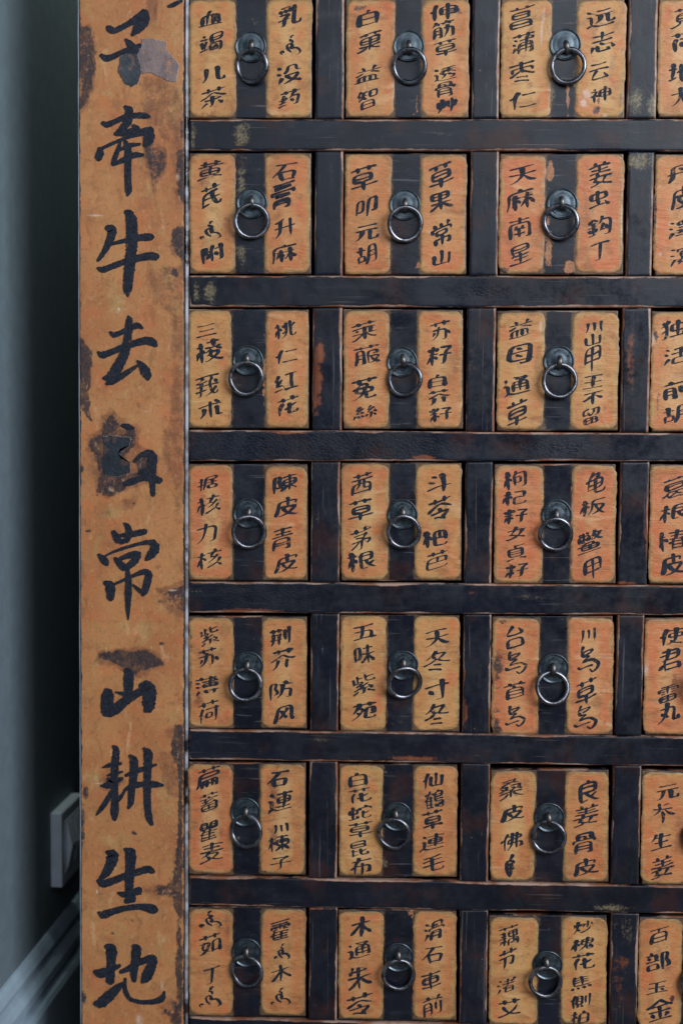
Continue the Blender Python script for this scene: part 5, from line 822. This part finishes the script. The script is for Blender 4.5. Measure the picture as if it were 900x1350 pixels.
# writing: zoomed coordinates (origin, scale) and for each character x y width height
TXT = {
 (1,1,0): '血84,57,70,50 竭88,125,72,65 儿95,222,70,50 茶93,290,78,65', (1,1,1): '乳320,48,70,65 香322,133,64,58 没318,220,72,60 药318,293,66,58',
 (1,2,0): '白550,55,78,50 菓555,125,72,70 益550,222,78,58 智550,295,62,65', (1,2,1): '伸778,36,86,50 筋775,88,66,58 草780,140,68,50 透780,218,88,48 骨780,265,62,48 艸785,314,64,46',
 (1,3,0): '菖165,80,115,115 蒲172,195,100,100 枣165,325,118,98 仁168,460,122,80', (1,3,1): '远525,85,132,95 志535,195,112,98 云515,325,90,85 神525,432,95,72',
 (1,4,0): '莧905,80,120,105 荷905,190,120,90 地900,325,130,95 尤900,440,110,90', (1,4,1): '茯1290,90,110,95 苓1290,200,110,95 玉1290,330,110,80 竹1290,440,110,90',
 (2,1,0): '黄85,80,80,62 芪88,155,62,75 香85,255,66,56 附90,325,70,62', (2,1,1): '石305,82,76,56 膏300,150,76,88 升305,250,62,62 麻305,325,74,62',
 (2,2,0): '草540,98,82,76 叩548,182,66,62 元548,262,72,56 胡548,325,62,62', (2,2,1): '草768,90,74,78 果768,170,68,66 常768,262,64,78 山768,338,56,46',
 (2,3,0): '天168,140,126,96 麻160,255,128,112 南155,385,106,102 星160,505,102,112', (2,3,1): '姜522,140,106,122 虫518,255,96,86 鈎518,378,112,98 丁520,485,86,96',
 (2,4,0): '丹893,135,130,90 皮900,245,110,110 澤895,385,120,100 瀉900,512,115,95', (2,4,1): '白1280,140,100,90 朮1280,250,100,90 香1280,380,100,90 附1280,500,100,90',
 (3,1,0): '三73,92,64,46 棱83,152,82,72 莪75,255,72,76 朮85,325,74,62', (3,1,1): '桃307,90,66,56 仁310,168,66,46 红310,245,72,66 花315,315,64,62',
 (3,2,0): '莱540,95,76,66 菔548,165,80,66 菟540,265,76,76 絲543,335,74,46', (3,2,1): '苏765,92,62,62 籽762,165,74,62 白757,243,68,42 芥762,290,76,48 籽765,340,82,46',
 (3,3,0): '益158,135,106,96 母155,245,124,96 通140,395,124,106 草142,515,92,124', (3,3,1): '川495,125,80,56 山487,185,78,56 甲487,265,78,120 王487,375,98,72 不487,445,98,64 留480,530,82,88',
 (3,4,0): '独858,140,120,92 活868,255,110,92 前868,405,120,108 胡865,520,115,92', (3,4,1): '羌1270,140,100,90 活1270,255,100,90 柴1270,400,100,90 胡1270,510,100,90',
 (4,1,0): '据77,83,62,52 核80,148,72,64 力75,235,62,62 核82,308,75,64', (4,1,1): '陳305,85,76,62 皮308,155,72,62 青298,248,64,76 皮308,322,72,62',
 (4,2,0): '茜533,85,66,72 草530,160,76,66 茅530,248,64,76 根532,315,86,66', (4,2,1): '斗762,82,74,56 苓762,155,72,72 杷750,247,76,56 芭755,312,66,64',
 (4,3,0): '枸135,115,106,92 杞130,195,112,72 籽135,278,122,74 女138,360,102,68 貞140,445,88,88 籽140,525,132,74', (4,3,1): '龟500,125,92,98 板487,235,118,92 鳖475,400,118,122 甲485,510,86,104',
 (4,4,0): '葛860,145,110,112 根855,262,132,96 椿852,390,128,102 皮852,500,110,102', (4,4,1): '丁1260,140,100,90 香1260,255,100,90 木1260,390,100,90 通1260,500,100,90',
 (5,1,0): '紫82,88,60,66 苏80,150,62,62 薄75,235,72,66 荷80,312,64,76', (5,1,1): '荆292,88,66,62 芥300,155,76,72 防293,248,72,62 风302,318,66,62',
 (5,2,0): '五542,75,72,56 味540,140,66,58 紫538,232,72,72 苑540,310,76,62', (5,2,1): '天757,92,74,62 冬755,160,82,62 寸755,245,74,62 冬755,318,74,66',
 (5,3,0): '台135,140,88,112 乌138,255,106,106 首130,380,102,92 乌135,500,98,98', (5,3,1): '川468,130,68,72 乌470,240,106,122 草457,380,98,126 乌455,505,112,112',
 (5,4,0): '使850,135,116,86 君840,240,108,112 雷830,395,98,98 丸835,490,104,102', (5,4,1): '大1240,140,100,90 黄1240,255,100,90 甘1240,390,100,90 草1240,500,100,90',
 (6,1,0): '萹78,68,74,78 蓄80,140,58,66 瞿80,225,58,72 麦88,292,74,74', (6,1,1): '石285,70,70,56 連292,140,76,76 川295,218,46,36 楝288,262,66,56 子292,320,66,44',
 (6,2,0): '白522,75,62,46 花528,120,72,52 蛇527,172,76,52 草530,220,76,52 昆527,278,60,56 布530,330,66,52', (6,2,1): '仙745,78,64,52 鶴748,132,60,62 草742,190,64,62 連740,262,76,64 毛745,318,66,56',
 (6,3,0): '桑118,160,118,112 皮120,270,112,86 佛118,395,108,92 手110,505,50,112', (6,3,1): '良468,170,98,112 姜455,278,118,118 骨448,400,112,112 皮458,515,118,88',
 (6,4,0): '元830,170,108,84 叅812,265,104,96 生800,400,98,88 姜805,515,108,122', (6,4,1): '山1220,160,100,90 枝1220,270,100,90 子1220,390,100,90',
 (7,1,0): '香85,60,72,56 茹85,135,72,76 丁88,225,52,62 香85,290,72,70', (7,1,1): '藿292,90,64,72 香297,155,52,52 木295,222,62,56 香293,288,64,56',
 (7,2,0): '木530,82,66,62 通525,152,72,64 朱527,238,74,76 苓527,310,82,72', (7,2,1): '滑748,92,62,72 石742,165,64,56 車738,240,62,62 前742,315,62,76',
 (7,3,0): '藕105,165,98,108 节100,270,82,102 渚95,395,88,92 艾107,500,108,98', (7,3,1): '炒445,130,94,68 槐440,205,108,74 花445,285,108,88 焦435,385,98,78 側432,465,98,78 柏430,540,88,66',
 (7,4,0): '百790,165,92,92 部787,285,118,104 玉780,405,108,74 金790,510,124,118', (7,4,1): '云1210,165,92,92 苓1210,285,100,90 木1210,405,90,74 香1210,510,100,90'}
PM = {(1,1): (2, 2), (1,2): (0, 0), (1,3): (2, 2), (1,4): (0, 0), (2,1): (0, 0), (2,2): (0, 0), (2,3): (1, 1), (2,4): (0, 0), (3,1): (2, 0), (3,2): (0, 0), (3,3): (2, 2), (3,4): (0, 0), (4,1): (1, 0), (4,2): (0, 2), (4,3): (1, 1), (4,4): (1, 0),
      (5,1): (0, 0), (5,2): (2, 2), (5,3): (1, 1), (5,4): (1, 0), (6,1): (1, 0), (6,2): (2, 0), (6,3): (0, 0), (6,4): (0, 0), (7,1): (0, 0), (7,2): (0, 0), (7,3): (2, 2), (7,4): (0, 0)}
ROWN = ['top row', 'second row', 'third row', 'fourth row', 'fifth row', 'sixth row', 'bottom row']
COLN = ['leftmost column', 'second column', 'third column', 'cut off at right']

def disc_mesh(name, R, seed):
    """round iron back plate: shallow dish with a raised rim"""
    prof = [(0, -.0022), (.25, -.0021), (.45, -.0017), (.60, -.0012), (.66, -.0014), (.80, -.0010), (.88, -.0010), (.92, -.0021), (.96, -.0022), (.99, -.0012), (1.0, 0)]
    n = 48; v = []
    for k, (a, y) in enumerate(prof):
        for i in range(n):
            t = 2 * math.pi * i / n; rr = R * a * (1 + (.012 * math.sin(3 * t + seed) if a > .8 else 0))
            v.append((rr * math.cos(t), y, rr * math.sin(t)))
    f = [(k * n + i, k * n + (i + 1) % n, (k + 1) * n + (i + 1) % n, (k + 1) * n + i) for k in range(len(prof) - 1) for i in range(n)]
    return mesh(name, v, f)
def torus_mesh(name, R, r0, seed):
    nu, nv = 72, 14; v = []
    for i in range(nu):
        t = 2 * math.pi * i / nu
        rr = r0 * (1 + .07 * math.sin(2 * t + seed) + .04 * math.sin(5 * t + seed * 2)); RR = R * (1 + .012 * math.sin(2 * t + seed) + .006 * math.sin(3 * t))
        for j in range(nv):
            p = 2 * math.pi * j / nv
            v.append(((RR + rr * math.cos(p)) * math.cos(t), rr * math.sin(p), (RR + rr * math.cos(p)) * math.sin(t)))
    f = [(i * nv + j, i * nv + (j + 1) % nv, ((i + 1) % nu) * nv + (j + 1) % nv, ((i + 1) % nu) * nv + j) for i in range(nu) for j in range(nv)]
    return mesh(name, v, f)
def staple_mesh(name):
    """bent iron strap that holds the ring: a small arch standing out from the plate"""
    path = [(0, -.0008, .0050), (0, -.0045, .0056), (0, -.0078, .0040), (0, -.0088, .0005), (0, -.0075, -.0030), (0, -.0045, -.0042), (0, -.0012, -.0040)]
    v = []; n = 8
    for k, (x, y, z) in enumerate(path):
        a = path[max(0, k - 1)]; b = path[min(len(path) - 1, k + 1)]
        d = Vector(b) - Vector(a); d.normalize(); u = Vector((1, 0, 0)); w = d.cross(u)
        for j in range(n):
            t = 2 * math.pi * j / n
            o = Vector((x, y, z)) + u * math.cos(t) * (.0021 - .0002 * abs(k - 3)) + w * math.sin(t) * .0011
            v.append(tuple(o))
    f = [(k * n + j, k * n + (j + 1) % n, (k + 1) * n + (j + 1) % n, (k + 1) * n + j) for k in range(len(path) - 1) for j in range(n)]
    f += [tuple(range(n)), tuple(range(n * (len(path) - 1), n * len(path)))[::-1]]
    return mesh(name, v, f)
STAPLE = staple_mesh('staple')
YD = .0034   # the drawer fronts stand a little behind the frame
PT = .0004
for r in range(1, 8):
    for c in range(1, 5):
        ox, oy = zA(r); s = 2.25 if c < 3 else 3.4615
        if c >= 3: ox = 640
        l, rr, t, b = L_[r - 1][c - 1], R_[r - 1][c - 1], T_[r - 1][c - 1], B_[r - 1][c - 1]
        rnd = random.Random(r * 10 + c)
        yd = YD + rnd.uniform(-.0012, .0014)
        l += .8; b -= .2
        q = [at(l, t, yd), at(rr, t, yd), at(rr, b, yd), at(l, b, yd)]
        sp = SPEC[(r, c)]
        words = []
        for sd_ in (0, 1):
            words.append(''.join(w[0] for w in TXT[(r, c, sd_)].split()))
        lab = f'black drawer, {ROWN[r-1]}, {COLN[c-1]}, orange strips reading {words[0]} and {words[1]}' if c < 4 else f'black drawer, {ROWN[r-1]}, cut off at the right edge, strip reading {words[0]}'
        cx = (q[0][0] + q[1][0]) / 2; cz = q[2][1]
        dr = link('drawer', None, label=lab, cat='drawer', group='drawers of the medicine cabinet')
        halo = []
        boxes = []
        for i in (0, 1):
            x0, x1 = sp[2 * i], sp[2 * i + 1]
            X0, Z1 = at(max(x0, l + .3), t + 1.8 + rnd.uniform(-.4, .8), yd); X1, Z0 = at(min(x1, rr - .6), b - 1.8 - rnd.uniform(-.3, .8), yd)
            boxes.append((X0, X1, Z0, Z1)); halo.append((X0, X1, Z0, Z1))
        fp = panel('front_panel', q, yd, .016, M_drawer, 'drawer', dr, bev=.0012, step=.0030, wave=.00025, halo=halo, warp=.0003)
        # the drawer box behind its front
        xl_, xr_, zl, zh = q[3][0] + .003, q[1][0] - .003, q[2][1] + .002, q[0][1] - .006
        th = .007; y1 = .34
        for (a0, a1, b0, b1, c0, c1, nm) in ((xl_, xl_ + th, yd + .0165, y1, zl, zh, 'side_board'), (xr_ - th, xr_, yd + .0165, y1, zl, zh, 'side_board'), (xl_ + th + .0003, xr_ - th - .0003, yd + .0165, y1, zl, zl + .005, 'bottom_board'), (xl_ + th + .0003, xr_ - th - .0003, y1 - th, y1 - .0003, zl + .0055, zh, 'back_board')):
            link(nm, box_mesh(nm, a0, a1, b0, b1, c0, c1), M_inside, dr)
        for i in (0, 1):
            sdd = r * 13.7 + c * 3.1 + i * 1.7
            X0, X1, Z0, Z1 = boxes[i]
            st = strip(X0, X1, Z0, Z1, yd - .0001, PAPERS[PM[(r, c)][i]], dr, sdd, rad=.0076 + rnd.uniform(-.0014, .0018), grime=(*at(sp[6], sp[7], yd), rnd.uniform(.3, 1.1)))
            for w in TXT[(r, c, i)].split():
                ch = w[0]; zx, zy, zw, zh_ = map(float, w[1:].split(','))
                if ch not in GLYPHS: continue
                px, py = ox + zx / s, oy + zy / s; wx, hz = zw / s * .000733, zh_ / s * .000733
                X, Z = at(px, py, yd)
                g = GLYPHS[ch]; sw_ = .120 - .0028 * min(14, len(g))
                sw_ *= rnd.uniform(.92, 1.1)
                # fit the writing to its own measured width and height
                S_ = glyph(g, rnd, sw_)
                allp = np.vstack([np.vstack([a, b_]) for a, b_, _ in S_]); mn, mx = allp.min(0), allp.max(0); cc = (mn + mx) / 2
                fx = wx / max(mx[0] - mn[0], .3); fz = hz / max(mx[1] - mn[1], .3)
                fx = min(max(fx, fz * .62), fz * 1.7)
                def to3(x, y, k, X=X, Z=Z, cc=cc, fx=fx, fz=fz, sdd=sdd):
                    XX = X + (x - cc[0]) * fx; ZZ = Z - (y - cc[1]) * fz
                    return (XX, yd - .0001 - PT - paper_h(XX, ZZ, sdd) - .00012 - .000006 * k, ZZ)
                ink_object(S_, to3, M_ink, st)
        # iron fittings
        px_, pz_ = at(sp[4], sp[5], yd); R0 = 20.6 * .000733
        bp = link('back_plate', disc_mesh('back_plate', R0, rnd.uniform(0, 6)), M_plate, dr); bp.location = (px_, yd - .0004, pz_)
        rx_, rz_ = at(sp[6], sp[7], yd - .007)
        RR = (21.2 + rnd.uniform(-.4, .4)) * .000726
        sx_, sz_ = at(sp[4] * .6 + sp[6] * .4, sp[7] - 21.5, yd - .005)
        sp_o = link('staple', STAPLE, M_post, dr); sp_o.location = (sx_, yd - .0006, sz_ + .0012); sp_o.scale = (1.25, 1, 1.15); sp_o.rotation_euler = (0, rnd.uniform(-.15, .15), 0)
        ro = link('pull_ring', torus_mesh('pull_ring', RR, .0023, rnd.uniform(0, 6)), M_ring, dr)
        ro.location = (rx_, yd - .0062, rz_); ro.rotation_euler = (-.18 + rnd.uniform(-.05, .10), rnd.uniform(0, 6), rnd.uniform(-.22, .22))
        # local origin at the foot of the drawer
        off = Vector((cx, yd, cz)); dr.location = off
        for ch_ in dr.children:
            if ch_.type == 'MESH': ch_.location = ch_.location - off
